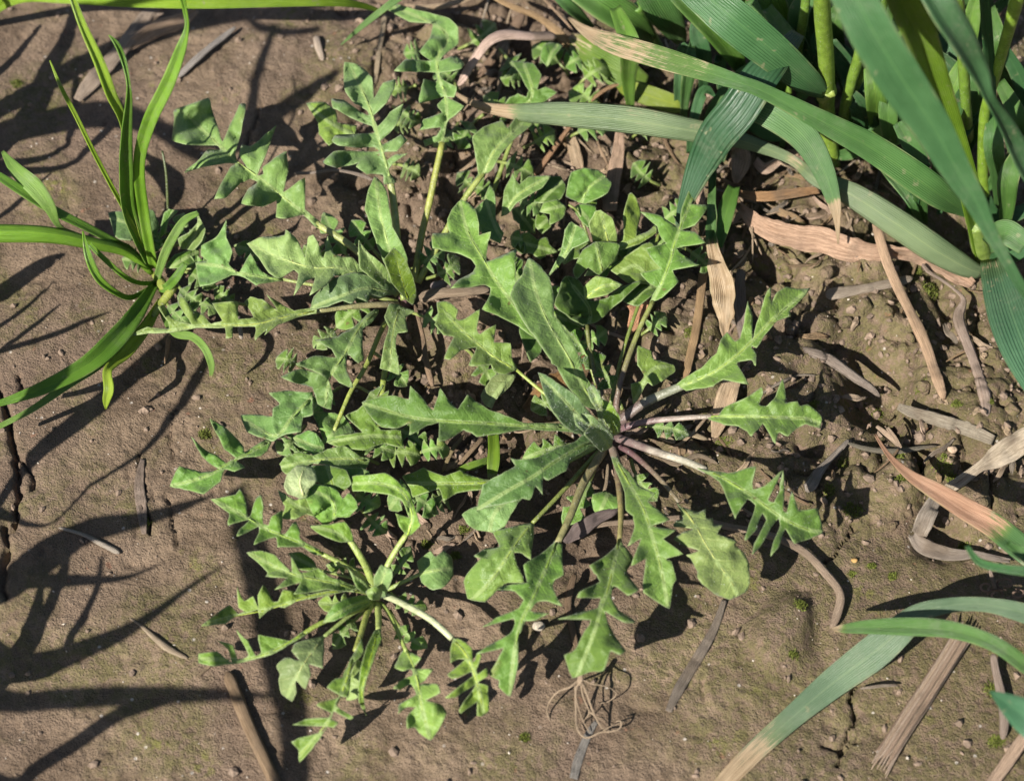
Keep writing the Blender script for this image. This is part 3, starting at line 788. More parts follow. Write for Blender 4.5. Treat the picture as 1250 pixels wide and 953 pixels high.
leaf(B, [(360,378),(346,372),(328,362),(336,376),(320,366),(306,363),(300,370),(308,386),(292,388),(288,370),(262,372),(270,390),(258,394),(248,384),(236,378),(222,360),(218,370),(228,386),(232,395),(214,390),(200,374),(194,376),(204,392),(204,401),(180,400),(156,410),(180,407),(210,405),(240,401),(272,401),(276,412),(284,410),(286,400),(310,400),(312,414),(324,404),(324,408),(340,396),(362,388),(384,382),(384,376)],
     [(384,380),(344,388),(310,396),(272,397),(240,398),(208,403),(160,409)], (18, 21, 17), (.135, .20, .060), .3, wave=2.2, stalk_pts=[(486,372,7),(460,372,11),(420,375,15),(384,380,18)], sw=(9, 7), scol=(.26, .25, .13), purple=.4)
leaf(B, [(246,312),(247,300),(262,290),(272,278),(276,270),(277,290),(283,308),(280,322),(292,331),(306,312),(318,330),(330,337),(344,339),(344,343),(320,346),(312,348),(300,340),(290,336),(282,337),(262,345),(245,349),(241,335),(240,322),(252,318)], [(345,341),(318,338),(292,333),(268,325),(244,322)], (15, 20, 18), GB, .2, wave=1.8, stalk_pts=[(486,368,6),(420,355,11),(345,341,15)], sw=(6, 4), scol=(.2, .24, .08))
leaf(B, [(470,386),(476,372),(490,374),(504,380),(496,388),(497,404),(486,408),(484,426),(487,455),(478,454),(465,448),(468,424),(474,400)], [(488,372),(480,405),(475,452)], (14, 22, 18), GB, .16, wave=1.2)
stalk(B, [(489,375,6), (478,415,10), (470,452,12), (466,486,11), (464,520,9)], 8, 7, (.2, .25, .05))
leaf(B, [(462,380),(455,392),(444,402),(443,420),(443,438),(437,442),(424,434),(424,452),(429,471),(414,467),(405,458),(402,464),(406,482),(403,498),(388,492),(380,474),(360,467),(346,460),(366,451),(388,455),(394,458),(376,450),(364,444),(384,435),(408,436),(404,426),(388,416),(412,410),(430,400),(444,388),(456,378)],
     [(478,372),(460,382),(440,398),(422,430),(404,458),(398,488)], (9, 23, 21), GB, .22, wave=1.8)
leaf(B, [(330,480),(350,477),(376,479),(381,480),(381,504),(370,510),(366,526),(350,530),(336,537),(330,538),(320,534),(302,526),(296,508),(314,506),(331,507),(333,498),(340,492)], [(384,482),(358,508),(336,532),(300,514)], (20, 21, 16), GB, .16, wave=1.6, stalk_pts=[(402,490,17),(393,484,19),(383,482,20)], sw=(4, 3))
leaf(B, [(322,538),(300,550),(296,544),(274,522),(258,513),(266,532),(274,548),(286,558),(276,564),(264,556),(252,550),(235,535),(244,552),(254,564),(266,573),(246,576),(220,571),(210,592),(226,597),(248,601),(268,588),(274,574),(286,575),(298,570),(290,562),(300,558),(318,556),(326,550),(330,540)],
     [(334,536),(300,555),(276,567),(250,582),(212,592)], (15, 21, 18), (.09, .175, .042), .3, wave=2.0, stalk_pts=[(352,528,15),(334,536,15)], sw=(4, 3))
leaf(B, [(383,506),(396,503),(412,505),(420,508),(432,526),(428,530),(410,536),(396,540),(392,530)], [(412,520),(404,532),(392,538)], (12, 14, 12), (.10, .19, .06), .15, wave=1.0, rib=False, stalk_pts=[(488,374,6),(468,398,11),(448,444,17),(430,474,17),(420,496,16),(406,530,13)], sw=(7, 5), scol=(.21, .25, .06))
leaf(B, [(358,534),(366,530),(376,525),(386,530),(394,540),(396,548),(388,560),(378,552),(366,544)], [(400,548),(382,544),(360,535)], (13, 15, 13), (.095, .18, .055), .2, wave=1.3, rib=False)
leaf(B, [(424,508),(436,500),(446,494),(456,512),(466,524),(488,526),(491,546),(472,542),(456,545),(448,549),(420,547),(398,538),(412,532),(430,529),(440,526)], [(400,540),(430,535),(456,532),(488,534)], (13, 17, 15), (.11, .20, .04), .2, wave=2.0, rib=False)
leaf(B, [(342,566),(348,558),(366,552),(382,555),(400,548),(420,545),(440,556),(452,560),(442,576),(420,573),(400,568),(380,567),(352,578),(344,574)], [(455,562),(420,560),(385,562),(344,570)], (13, 18, 16), (.115, .195, .06), .25, wave=1.5)

# ------------------------------------------------------------------ small rosette, lower left
C = plant('rosette_weed', 460, 724, 'small bright green rosette weed with narrow lobed leaves, bottom left')
GC = (.120, .215, .040); GC2 = (.135, .230, .065)
leaf(C, [(260,610),(286,604),(293,598),(300,612),(302,630),(306,628),(312,610),(318,606),(321,620),(322,638),(328,640),(332,630),(344,624),(344,640),(343,650),(348,650),(360,638),(366,650),(368,658),(388,670),(394,676),(384,676),(368,668),(356,667),(340,667),(338,660),(334,656),(312,663),(316,650),(314,644),(291,653),(294,644),(302,635),(280,639),(278,626)],
     [(394,676),(360,660),(326,646),(302,632),(262,611)], (17, 25, 24), GC, .26, wave=1.4, stalk_pts=[(455,720,6),(442,704,10),(420,689,14),(392,675,17)], sw=(8, 6), scol=(.22, .28, .08))
leaf(C, [(303,675),(318,672),(336,678),(352,694),(356,696),(356,680),(366,696),(372,698),(388,694),(400,702),(416,708),(440,717),(420,721),(400,720),(380,722),(360,724),(364,712),(338,718),(348,706),(326,703),(326,698),(314,686)],
     [(455,722),(420,714),(390,708),(350,698),(306,676)], (8, 23, 21), GC2, .22, wave=1.2)
leaf(C, [(354,676),(368,675),(382,684),(386,696),(372,696),(360,690)], [(400,700),(376,688),(356,678)], (10, 14, 13), (.09, .17, .03), .1, rib=False, wave=.8, stalk_pts=[(455,718,5),(430,706,9),(384,694,12)], sw=(4, 3))
leaf(C, [(414,718),(380,724),(360,722),(346,720),(340,732),(333,732),(322,715),(315,726),(315,740),(309,728),(298,732),(290,718),(291,740),(297,746),(290,748),(280,739),(266,748),(249,762),(274,760),(288,752),(302,748),(314,745),(317,753),(326,746),(336,740),(348,741),(364,734),(414,723),(432,722)],
     [(432,720),(414,721),(380,727),(352,736),(318,746),(290,751),(252,761)], (13, 18, 15), GC, .3, wave=1.6, stalk_pts=[(458,726,6),(432,720,13)], sw=(5, 5))
leaf(C, [(352,780),(318,776),(318,794),(312,798),(302,782),(290,770),(297,786),(303,798),(298,803),(290,804),(284,788),(266,782),(278,792),(281,806),(264,796),(244,798),(244,808),(264,812),(300,807),(330,799),(352,787),(372,775),(370,770)],
     [(372,772),(352,784),(330,796),(300,804),(246,804)], (18, 20, 14), GC, .35, wave=1.6, stalk_pts=[(456,732,6),(446,740,10),(420,750,14),(392,760,17),(366,776,18)], sw=(7, 6), scol=(.21, .28, .06))
leaf(C, [(442,726),(424,730),(410,736),(400,748),(396,759),(408,757),(420,752),(448,738),(452,728)], [(452,732),(424,742),(398,758)], (9, 21, 20), (.10, .195, .04), .15, wave=.8)
leaf(C, [(394,778),(395,798),(393,814),(378,811),(379,823),(372.5,838.6),(362,832),(362,845),(356,854),(344.5,846),(340,830),(341,823),(338,812),(349,803),(364.6,805),(357,794),(362,785),(380,779)],
     [(395,777),(380,797),(366,818),(352,848)], (15, 21, 14), (.19, .245, .125), .08, wave=.9, stalk_pts=[(456,735,6),(445,742,9),(428,750,12),(394,778,15)], sw=(6, 5), scol=(.2, .26, .09))
leaf(C, [(430,814),(427,835),(425,850),(416,850),(412,861),(430,874),(425,877),(409,869),(405,877),(412,881),(407,887),(398,888),(385,908),(367,927),(363.5,915),(357,905),(369,899),(394,892),(395,887),(360,884.5),(373.6,877),(398,875.5),(403,870),(388,861),(396,855),(409,852),(414,847.5),(400.5,838.6),(409,828.5),(418,825),(425,809),(434,794),(441,780),(443,796)],
     [(443,766),(436,785),(427,816),(414,854),(398,884),(365,922)], (15, 26, 16), GC, .25, wave=1.5, stalk_pts=[(457,735,6),(448,749,11),(440,775,16),(434,794,19)], sw=(8, 7), scol=(.23, .26, .07))
leaf(C, [(463,769),(465,780),(456.5,805),(450,823),(444,847.5),(446,870),(438.6,856.5),(437,838.6),(441,814),(447.5,789),(456.5,771)], [(462,766),(452,805),(442,842),(445,868)], (17, 25, 16), (.14, .235, .015), .3, wave=.8, midw=.3, stalk_pts=[(460,736,6),(462,750,11),(462,770,17)], sw=(9, 7), scol=(.25, .30, .10))
leaf(C, [(425,828),(436,806),(444,812),(444,826),(436,850),(424,852)], [(446,800),(434,832),(428,850)], (14, 17, 14), (.17, .25, .10), .2, wave=2.0, rib=False)
leaf(C, [(483,814),(487,802),(494.6,794),(512.5,803),(506,814),(512,816),(527,817),(519,830),(510,836),(518,834),(532.6,835),(536,845),(522,854),(537,859),(544,870),(537,886),(526,902),(514,896),(506,888),(498,888),(498,874),(506,863),(497,863),(487,869),(488,859),(506,847.5),(501,836),(488,841),(481,838.6),(490,830),(502,824),(502,817),(492,818)],
     [(497,794),(505,815),(511,838),(514,858),(524,898)], (16, 21, 16), GC2, .12, wave=1.7, stalk_pts=[(464,735,6),(474,747,9),(485.6,771,13),(496,795,16)], sw=(6, 5), scol=(.2, .26, .07))
leaf(C, [(553,780),(550,793),(550.6,807),(559.5,804),(566,806),(548,822),(555,827),(573,820.6),(575,826),(546,850),(557,850),(579,837),(562,863),(564,869),(581,858),(583,872),(588.6,873),(596.5,865),(595,838.6),(585,833),(595,825),(594,815),(584,822),(582,816),(587.5,800.5),(583,797),(577.5,806),(576,791.5),(568.5,784),(559.5,779)],
     [(551,778),(568,797),(578,820),(584,840),(590,868)], (22, 25, 18), GC, .14, wave=1.3, stalk_pts=[(466,726,7),(480,731,11),(500,741,16),(526,756,21),(552,779,22)], sw=(9, 8), scol=(.34, .37, .24))
leaf(C, [(511,686),(525,673),(532,679),(542,673),(551.7,683),(551.7,702),(542,715.5),(528.7,719),(515.6,709)], [(512,700),(526,697),(548,694)], (12, 15, 13), (.15, .235, .095), .05, wave=.9, stalk_pts=[(468,722,5),(490,711,9),(513,700,12)], sw=(6, 5), scol=(.18, .24, .07))
leaf(C, [(432,582),(448,580),(470,578),(488,590),(500,602),(508,622),(512,640),(504,650),(497,653),(488,642),(484,628),(498,630),(490,612),(474,604),(450,600),(432,598)], [(497,652),(503,630),(490,600),(462,590),(434,590)], (20, 27, 22), GC, .2, wave=1.5, stalk_pts=[(465,716,7),(472,692,13),(484,670,17),(497,651,20)], sw=(8, 7), scol=(.24, .3, .09))
leaf(C, [(380,642),(400,640),(420,637),(428,646),(430,660),(416,661),(392,652)], [(428,664),(410,650),(384,643)], (21, 24, 22), (.14, .235, .035), .15, wave=1.0, rib=False, stalk_pts=[(456,716,7),(448,694,13),(438,676,18),(424,654,21)], sw=(10, 8), scol=(.22, .28, .08))
leaf(C, [(456,708),(462,694),(466,690),(478,696),(478,706),(470,727),(461,727)], [(464,728),(466,710),(472,692)], (12, 24, 28), (.155, .245, .12), .35, wave=.6)
leaf(C, [(425,694),(434,702),(448,713),(454,724),(446,724),(436,716)], [(454,726),(442,712),(427,696)], (12, 22, 25), GC, .3, wave=.5, rib=False)
leaf(C, [(448,722),(458,716),(466,722),(462,732),(452,731)], [(466,730),(456,724),(449,724)], (14, 24, 24), GC2, .4, wave=.8, rib=False)

# ------------------------------------------------------------------ young plant with pale rounded leaves, crowding between the rosettes
K = plant('broadleaf_weed', 408, 628, 'weed with rounded pale grey-green leaves wedged between the two left rosettes')
leaf(K, [(360,570),(370,568),(382,572),(386,586),(378,597),(374,606),(366,608),(352,602),(347,592),(350,580)], [(372,608),(366,588),(372,570)], (24, 28, 27), (.25, .30, .20), -.1, wave=1.0, stalk_pts=[(406,630,3),(388,618,16),(372,606,23)], sw=(4, 3))
leaf(K, [(340,600),(350,604),(362,610),(374,605),(383,612),(384,629),(374,628),(360,633),(344,631),(347,618)], [(388,624),(364,618),(342,602)], (19, 22, 22), (.17, .245, .075), .2, wave=1.6, rib=False)
leaf(K, [(372,602),(384,592),(408,596),(418,607),(426,602),(434,610),(436,620),(426,630),(412,632),(396,640),(384,629)], [(408,634),(406,612),(384,600)], (17, 22, 22), (.105, .20, .045), .15, wave=1.5)
leaf(K, [(382,570),(400,568),(422,574),(428,590),(418,598),(400,596),(386,586)], [(410,612),(406,592),(400,570)], (15, 20, 19), (.08, .155, .03), .15, wave=1.3)
leaf(K, [(424,572),(440,571),(450,576),(446,588),(430,590)], [(420,600),(434,584),(446,574)], (15, 18, 17), (.10, .19, .05), .1, wave=1.3, rib=False)


def filler(p, x0, y0, x1, y1, w, n=3, h=10, color=(.10, .185, .045), bend=0.0, stalk_len=.35):
    """small lobed leaf from stalk foot to tip, lying low among the others"""
    w *= 1.35; n = min(n, 2)
    ax, ay = x1 - x0, y1 - y0; L = math.hypot(ax, ay); ux, uy = ax / L, ay / L; nx, ny = -uy, ux
    def P(t, d): return (x0 + ax * t + nx * (d + bend * L * 4 * t * (1 - t)), y0 + ay * t + ny * (d + bend * L * 4 * t * (1 - t)))
    up = []; dn = []
    for k in range(n):
        t0 = stalk_len + (.72 - stalk_len) * k / n; dt = (.72 - stalk_len) / n
        for lst, sg in ((up, 1), (dn, -1)):
            r = RNG.uniform(.75, 1.15)
            lst.append(P(t0 + dt * .05, sg * w * .22)); lst.append(P(t0 + dt * (.55 + RNG.uniform(-.15, .1)), sg * w * r)); lst.append(P(t0 + dt * .8, sg * w * .72 * r))
    for lst, sg in ((up, 1), (dn, -1)):
        lst += [P(.72, sg * w * .3), P(.80, sg * w * .85), P(.92, sg * w * .6)]
    leaf(p, [P(stalk_len - .03, 0)] + up + [P(1.02, 0)] + dn[::-1], [P(stalk_len, 0), P(.6, 0), P(.8, 0), P(1, 0)], (h, h * 1.35, h), color, .2, wave=1.1, rib=False,
         stalk_pts=[(*P(0, 0), h * .4), (*P(stalk_len * .6, 0), h * .8), (*P(stalk_len + .05, 0), h)], sw=(5, 4), scol=(.16, .2, .06))


DK = (.085, .165, .035); LT = (.12, .205, .06)
for q in [(520,340,560,316,12),(400,330,372,300,11),(372,452,338,438,11),(470,520,520,548,12),(420,470,380,500,12),(480,600,530,628,12),(440,620,470,650,11),(560,420,600,470,11)]:
    filler(B if q[1] < 480 else K, *q, n=2, h=RNG.uniform(6, 12), color=RNG.choice([DK, LT, (.105, .195, .045)]), bend=RNG.uniform(-.15, .15))
for q in [(462,566,412,542,13),(452,560,512,556,13),(436,520,486,552,12),(410,566,356,540,13),(424,590,462,618,12),(432,470,476,508,11),(500,560,548,548,11),(520,590,476,620,12),(560,596,520,622,12),(372,520,340,552,12),(456,430,496,470,10)]:
    filler(B if q[1] < 560 else K, *q, n=RNG.choice([2, 3]), h=RNG.uniform(6, 11), color=RNG.choice([DK, (.11, .20, .045), (.125, .205, .07)]), bend=RNG.uniform(-.12, .12))
for q in [(470,352,412,398,13),(500,330,540,300,12),(470,320,430,270,11),(440,330,396,262,11),(300,372,262,352,9),(500,380,548,400,10),(330,330,288,300,10),(420,390,384,424,10)]:
    filler(B, *q, n=3, h=RNG.uniform(5, 9), color=RNG.choice([DK, (.12, .205, .07)]), bend=RNG.uniform(-.12, .12))
for q in [(470,716,520,744,9),(468,712,500,668,9),(450,742,408,790,9),(452,700,400,690,8),(476,745,520,790,9),(445,735,390,736,9)]:
    filler(C, *q, n=3, h=RNG.uniform(4, 8), color=RNG.choice([DK, (.115, .205, .045)]), bend=RNG.uniform(-.12, .12))
for q in [(730,560,690,640,12),(770,560,800,610,11),(720,540,640,560,12),(760,500,716,430,12),(775,520,840,530,9),(700,470,650,500,12),(728,470,690,400,12)]:
    filler(A, *q, n=3, h=RNG.uniform(5, 8), color=DK, bend=RNG.uniform(-.1, .1))


def crown(p, px, py, r, color):
    """short swollen root crown the stalks spring from"""
    c = at(px, py, .003); R = r * mpp(c)
    u = np.linspace(0, 1, 7); V = []; F = []; sd = 14
    for i, q in enumerate(u):
        rad = R * (1.0 - .55 * q) ; z = -.002 + .009 * q
        for k in range(sd):
            an = 2 * math.pi * k / sd; w = rad * (1 + .22 * math.sin(5 * an + 2 * q) + .1 * math.sin(9 * an))
            V.append((c[0] + w * math.cos(an), c[1] + w * math.sin(an), max(z, -.002)))
    for i in range(6):
        for k in range(sd): F.append((i * sd + k, i * sd + (k + 1) % sd, (i + 1) * sd + (k + 1) % sd, (i + 1) * sd + k))
    F.append(tuple(6 * sd + k for k in range(sd)))
    V = np.array(V)
    link('crown', mesh_from(V - origin_of(p), F, {'along': np.zeros(len(V)), 'across': np.zeros(len(V)), 'purple': np.ones(len(V))}), p, M_STALK, color)


crown(A, 748, 532, 15, (.16, .13, .10)); crown(B, 494, 368, 12, (.17, .16, .09)); crown(C, 460, 726, 9, (.18, .18, .09))


def hairs(p, per_stalk, per_leaf, heart_from, length=.0011):
    """silvery hairs on the stalks and the youngest leaves, joined into one part"""
    r = np.random.RandomState(4); V = []; F = []; b = 0
    leaves = [o for o in p.children if o.name.startswith('leaf')]
    srcs = []
    for i, o in enumerate(leaves):
        srcs.append((o.data, per_leaf * 4 if i >= heart_from else per_leaf, .7))
        for c in o.children:
            if c.name.startswith('leaf_stalk'): srcs.append((c.data, per_stalk, 1.0))
    for me, n, k in srcs:
        m = len(me.polygons)
        for _ in range(n):
            q = me.polygons[r.randint(m)]; c = np.array(q.center); nn = np.array(q.normal)
            if nn[2] < -.3: continue
            w = r.rand(len(q.vertices)); w /= w.sum()
            c = sum(np.array(me.vertices[vi].co) * wi for vi, wi in zip(q.vertices, w))
            d = nn + r.randn(3) * .45; d /= np.linalg.norm(d); L = length * k * r.uniform(.5, 1.2)
            t = np.cross(d, r.randn(3)); t /= np.linalg.norm(t); t *= .000032
            V += [c - t, c + t, c + d * L]; F.append((b, b + 1, b + 2)); b += 3
    o = link('hairs', mesh_from(V, F, smooth=False), p, M_HAIR)
    o['kind'] = 'stuff'


heart = [o for o in A.children if o.name.startswith('leaf')]
M_HAIR = mat_plain('leaf_hair', (.62, .64, .58), .5, 500, .9, 1.1, .1)
hairs(A, 420, 90, 17)
hairs(B, 160, 60, 99)

# ------------------------------------------------------------------ rounded weed behind the large rosette
D = plant('broadleaf_weed', 748, 488, 'bushy weed with rounded lobed leaves, standing close behind the largest rosette')
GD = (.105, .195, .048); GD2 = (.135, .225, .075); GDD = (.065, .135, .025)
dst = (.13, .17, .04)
leaf(D, [(612,262),(616,234),(626,214),(634,224),(646,216),(670,216),(660,230),(632,248),(620,260)], [(612,270),(630,240),(668,217)], (18, 24, 25), GD2, .15, wave=1.0)
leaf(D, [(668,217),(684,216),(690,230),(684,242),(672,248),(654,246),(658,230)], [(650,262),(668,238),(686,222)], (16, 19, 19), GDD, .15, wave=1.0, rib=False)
leaf(D, [(590,245),(598,228),(604,240),(606,268),(614,284),(610,296),(598,290),(588,284),(578,260)], [(618,300),(604,276),(592,240)], (18, 21, 22), GD2, .2, wave=1.5, rib=False)
leaf(D, [(660,258),(664,248),(680,244),(690,254),(686,266),(672,273),(670,262)], [(700,250),(684,252),(662,258)], (22, 24, 23), GD, .05, wave=1.2, rib=False, stalk_pts=[(720,300,14),(708,262,19),(694,250,22)], sw=(4, 3), scol=dst)
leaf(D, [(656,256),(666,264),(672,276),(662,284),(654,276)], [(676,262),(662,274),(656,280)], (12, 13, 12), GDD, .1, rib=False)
leaf(D, [(692,238),(698,212),(712,206),(730,208),(740,216),(746,224),(740,236),(716,248),(704,246)], [(708,252),(718,230),(740,214)], (18, 23, 23), GD, .25, wave=2.2)
leaf(D, [(700,256),(708,250),(726,252),(728,262),(720,278),(708,268)], [(728,286),(716,266),(706,254)], (18, 19, 18), (.085, .165, .035), .1, wave=1.2, rib=False)
leaf(D, [(724,294),(720,274),(726,260),(734,257),(746,266),(752,282),(752,296),(736,298)], [(744,300),(738,278),(734,258)], (19, 27, 33), GD2, .12, wave=.9)
leaf(D, [(668,338),(684,308),(690,282),(698,272),(712,280),(718,294),(700,304),(688,318),(680,328)], [(672,340),(692,306),(702,276)], (19, 25, 29), GD2, .3, wave=1.0)
leaf(D, [(700,328),(712,306),(726,296),(742,296),(756,300),(750,318),(732,334),(718,328),(704,340)], [(738,340),(732,318),(728,298)], (16, 24, 26), (.115, .205, .055), -.1, wave=1.3)
leaf(D, [(714,350),(728,338),(744,340),(758,348),(740,360),(716,364)], [(712,366),(734,350),(757,348)], (22, 27, 27), (.14, .235, .06), .1, wave=.9)
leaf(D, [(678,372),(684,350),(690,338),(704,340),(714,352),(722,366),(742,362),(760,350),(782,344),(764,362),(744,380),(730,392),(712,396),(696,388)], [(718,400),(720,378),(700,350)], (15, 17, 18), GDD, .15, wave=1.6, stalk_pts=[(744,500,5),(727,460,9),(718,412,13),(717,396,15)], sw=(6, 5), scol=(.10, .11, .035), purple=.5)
leaf(D, [(760,292),(761,266),(766,242),(770,236),(776,242),(782,260),(778,286),(790,282),(800,276),(800,284),(780,298),(758,304),(752,298)], [(806,276),(782,290),(756,300)], (19, 21, 21), (.145, .235, .045), .12, wave=1.4, rib=False, stalk_pts=[(744,500,5),(760,430,10),(790,340,15),(806,276,19)], sw=(5, 4), scol=dst)
leaf(D, [(746,328),(762,314),(780,302),(794,297),(806,310),(810,332),(806,348),(786,346),(768,346),(756,338)], [(800,352),(778,325),(758,332)], (15, 18, 17), (.12, .205, .055), .1, wave=1.3, rib=False)
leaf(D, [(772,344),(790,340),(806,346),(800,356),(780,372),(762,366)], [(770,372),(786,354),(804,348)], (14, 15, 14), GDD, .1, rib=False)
leaf(D, [(640,380),(656,392),(664,410),(660,430),(648,440),(640,424),(634,400)], [(700,450),(660,420),(646,384)], (9, 13, 12), (.075, .15, .035), .1, wave=1.2, rib=False)
leaf(D, [(588,482),(600,462),(612,456),(628,458),(622,472),(606,488),(600,498),(592,494)], [(634,450),(610,474),(596,496)], (12, 14, 11), (.19, .22, .11), .05, wave=.8, rib=False)
leaf(D, [(724,604),(738,600),(752,606),(758,614),(744,628),(728,626),(722,616)], [(744,600),(738,612),(732,626)], (7, 9, 7), (.12, .2, .055), .05, wave=.8, rib=False)

for cx, cy, r_, a_ in [(650,300,26,.3),(628,330,24,1.2),(700,300,24,2.0),(664,352,26,.8),(742,322,26,2.6),(770,300,24,1.8),(690,390,22,.4),(724,236,22,2.2),(640,268,20,1.0),(812,300,20,.2)]:
    ca, sa = math.cos(a_), math.sin(a_)
    ol = [(r_ * 1.2, 0), (r_ * .75, -r_ * .32), (r_ * .5, -r_ * .62), (r_ * .1, -r_ * .4), (-r_ * .4, -r_ * .6), (-r_ * .9, -r_ * .25), (-r_ * .95, r_ * .25), (-r_ * .35, r_ * .55), (r_ * .1, r_ * .42), (r_ * .55, r_ * .6), (r_ * .8, r_ * .3)]
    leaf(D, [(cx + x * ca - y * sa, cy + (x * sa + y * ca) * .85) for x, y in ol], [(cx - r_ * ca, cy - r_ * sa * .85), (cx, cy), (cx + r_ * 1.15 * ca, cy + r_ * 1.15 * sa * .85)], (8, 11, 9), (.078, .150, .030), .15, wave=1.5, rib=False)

# ------------------------------------------------------------------ weed at the top, half under the dead straw
T = plant('rosette_weed', 508, 345, 'weed with long stalks and upright lobed leaves at the top, left of the wheat')
leaf(T, [(474,12),(478,4),(510,12),(546,22),(558,34),(558,54),(542,68),(538,74),(556,69),(566,78),(560,85),(539,90),(541,97),(556,106),(554,118),(548,120),(564,130),(556,140),(546,150),(542,172),(536,173),(520,178),(518,172),(532,166),(536,156),(514,158),(518,146),(538,138),(534,128),(542,118),(514,124),(514,110),(518,98),(532,99),(530,89),(508,88),(484,86),(496,74),(524,74),(513,63),(524,46),(526,30),(500,26)],
     [(540,174),(545,145),(544,118),(536,95),(534,70),(544,40),(480,8)], (28, 34, 24), GB, .15, wave=1.8, stalk_pts=[(506,345,4),(514,290,11),(524,248,17),(531,215,22),(540,174,28)], sw=(9, 8), scol=(.22, .24, .06))
leaf(T, [(578,166),(590,156),(612,148),(620,155),(632,144),(648,152),(630,168),(612,188),(600,208),(586,214),(582,200),(578,178)], [(590,213),(605,182),(636,152)], (23, 28, 25), GB, .18, wave=1.3, stalk_pts=[(510,345,4),(540,290,12),(566,244,19),(590,212,23)], sw=(9, 7), scol=(.21, .25, .07))
leaf(T, [(626,76),(640,76),(650,78),(660,92),(657,108),(666,107),(678,114),(660,126),(640,127),(628,129),(616,128),(622,120),(632,115),(642,118),(644,110),(634,90)], [(640,132),(650,112),(640,80)], (16, 20, 18), GD, .15, wave=1.3, stalk_pts=[(600,240,4),(625,170,10),(640,132,16)], sw=(6, 5))
leaf(T, [(664,56),(674,52),(686,56),(678,68),(668,80),(660,72)], [(668,86),(672,68),(680,56)], (14, 17, 16), GD, .1, rib=False)

for q in [(645,146,592,118,12),(600,196,650,214,12),(694,92,652,56,13),(704,108,742,82,13),(744,136,696,112,12),(806,226,774,200,12),(560,112,532,84,11),(522,60,494,66,10),(508,104,476,108,10),(508,146,478,152,10),(560,150,530,178,10),(640,180,676,160,12),(590,240,560,212,10),(680,140,640,150,10),(650,90,612,96,10)]:
    filler(T, *q, n=RNG.choice([2, 3]), h=RNG.uniform(6, 12), color=RNG.choice([DK, (.10, .19, .035), (.125, .21, .05)]), bend=RNG.uniform(-.12, .12))
for q in [(800,280,842,250,12),(830,300,868,330,10),(640,340,606,318,11),(700,420,740,404,11),(780,410,812,384,10),(660,300,624,290,10)]:
    filler(D, *q, n=2, h=RNG.uniform(8, 12), color=RNG.choice([DK, GD]), bend=RNG.uniform(-.12, .12))

# ------------------------------------------------------------------ grass tuft at the left edge
E = plant('grass_tuft', 185, 335, 'bright green broad-bladed grass tuft at the left edge')
GE = (.095, .215, .026); GE2 = (.068, .165, .026); GE3 = (.150, .265, .032); GEB = (.10, .20, .06)


def blade(p, pts, color, **kw):
    return ribbon(p, [(x, y, h, w * .76) for x, y, h, w in pts], (color[0] * 1.5, color[1] * 1.36, color[2]), name='blade', **kw)


blade(E, [(186,322,4,6),(154,260,36,7),(135,225,52,7),(114,185,66,7),(92,140,80,7),(75,108,88,6),(61,74,92,1.5)], GE3, roll=.3, gutter=.4)
blade(E, [(184,326,4,8),(160,230,46,12),(152,155,80,13),(135,115,96,17),(120,75,106,17),(100,30,116,13),(84,-14,124,9)], GE3, roll=.35, gutter=.55)
blade(E, [(186,328,4,14),(158,262,34,21),(153,205,62,22),(154,160,82,17),(157,120,98,10),(156,98,104,6),(150,72,108,9),(142,54,112,8),(133,43,114,1.5)], GE2, roll=.25, twist=.3, gutter=.6)
blade(E, [(188,328,4,14),(176,262,34,17),(170,200,62,18),(182,150,84,22),(204,104,100,22),(220,62,112,17),(228,34,118,7),(226,14,122,7),(221,-8,128,9)], GE, roll=-.2, twist=.25, gutter=.6)
blade(E, [(184,330,4,10),(160,306,12,11),(143,297,18,12),(101,275,30,13),(67,258,38,15),(34,238,46,16),(0,216,52,13),(-20,204,54,10)], GE2, roll=.4, gutter=.3)
blade(E, [(128,300,14,5),(94,287,24,8),(72,276,33,8),(60,252,42,20),(42,228,48,28),(20,208,50,22),(3,185,48,5)], GEB, roll=-.2, gutter=.2)
blade(E, [(186,334,4,8),(155,308,16,14),(110,296,26,20),(60,286,34,26),(0,284,38,29),(-30,284,38,28)], GE, roll=.15, gutter=-.9)
blade(E, [(186,350,4,7),(161,363,10,8),(143,358,18,9),(121,341,26,12),(108,314,33,12),(101,282,38,2)], GE, roll=.3, gutter=.5)
blade(E, [(188,346,4,7),(168,345,12,7),(150,336,20,8),(126,315,28,8),(109,298,32,7)], GE, roll=.3, gutter=.5)
blade(E, [(190,345,4,12),(165,385,16,26),(138,418,22,33),(104,447,25,29),(52,474,27,21),(0,492,26,10),(-22,497,25,8)], GE2, roll=.15, gutter=.55)
blade(E, [(186,350,4,6),(160,402,14,13),(125,441,18,16),(85,468,20,14),(40,499,20,10),(0,520,18,8),(-16,528,17,6)], GEB, roll=.3, gutter=.4)
blade(E, [(196,366,4,8),(180,396,12,18),(156,428,17,20),(138,444,21,15),(131,454,23,14),(133,474,22,16),(130,488,18,12),(129,499,14,2)], (.17, .27, .04), roll=.1, gutter=.5, dry=([0, .9, 1], [0, 0, .2]))
blade(E, [(190,345,5,9),(200,312,16,14),(213,286,26,14),(226,268,32,12),(242,260,35,8)], GEB, roll=.2, gutter=.4)
blade(E, [(192,370,4,6),(212,404,12,14),(235,411,20,13),(250,425,22,12),(258,445,18,11),(257,462,12,3)], GEB, roll=.1, gutter=.3, dry=([0, .93, 1], [0, 0, .7]))
blade(E, [(194,350,4,10),(202,352,10,14),(214,340,12,14),(226,322,16,10)], GE2, gutter=.4)
stick(E, [(190,335,3,11),(202,352,7,13),(210,352,9,12),(196,372,8,11),(186,388,9,9)], (.21, .25, .05), name='stem', mat=M_STALK)

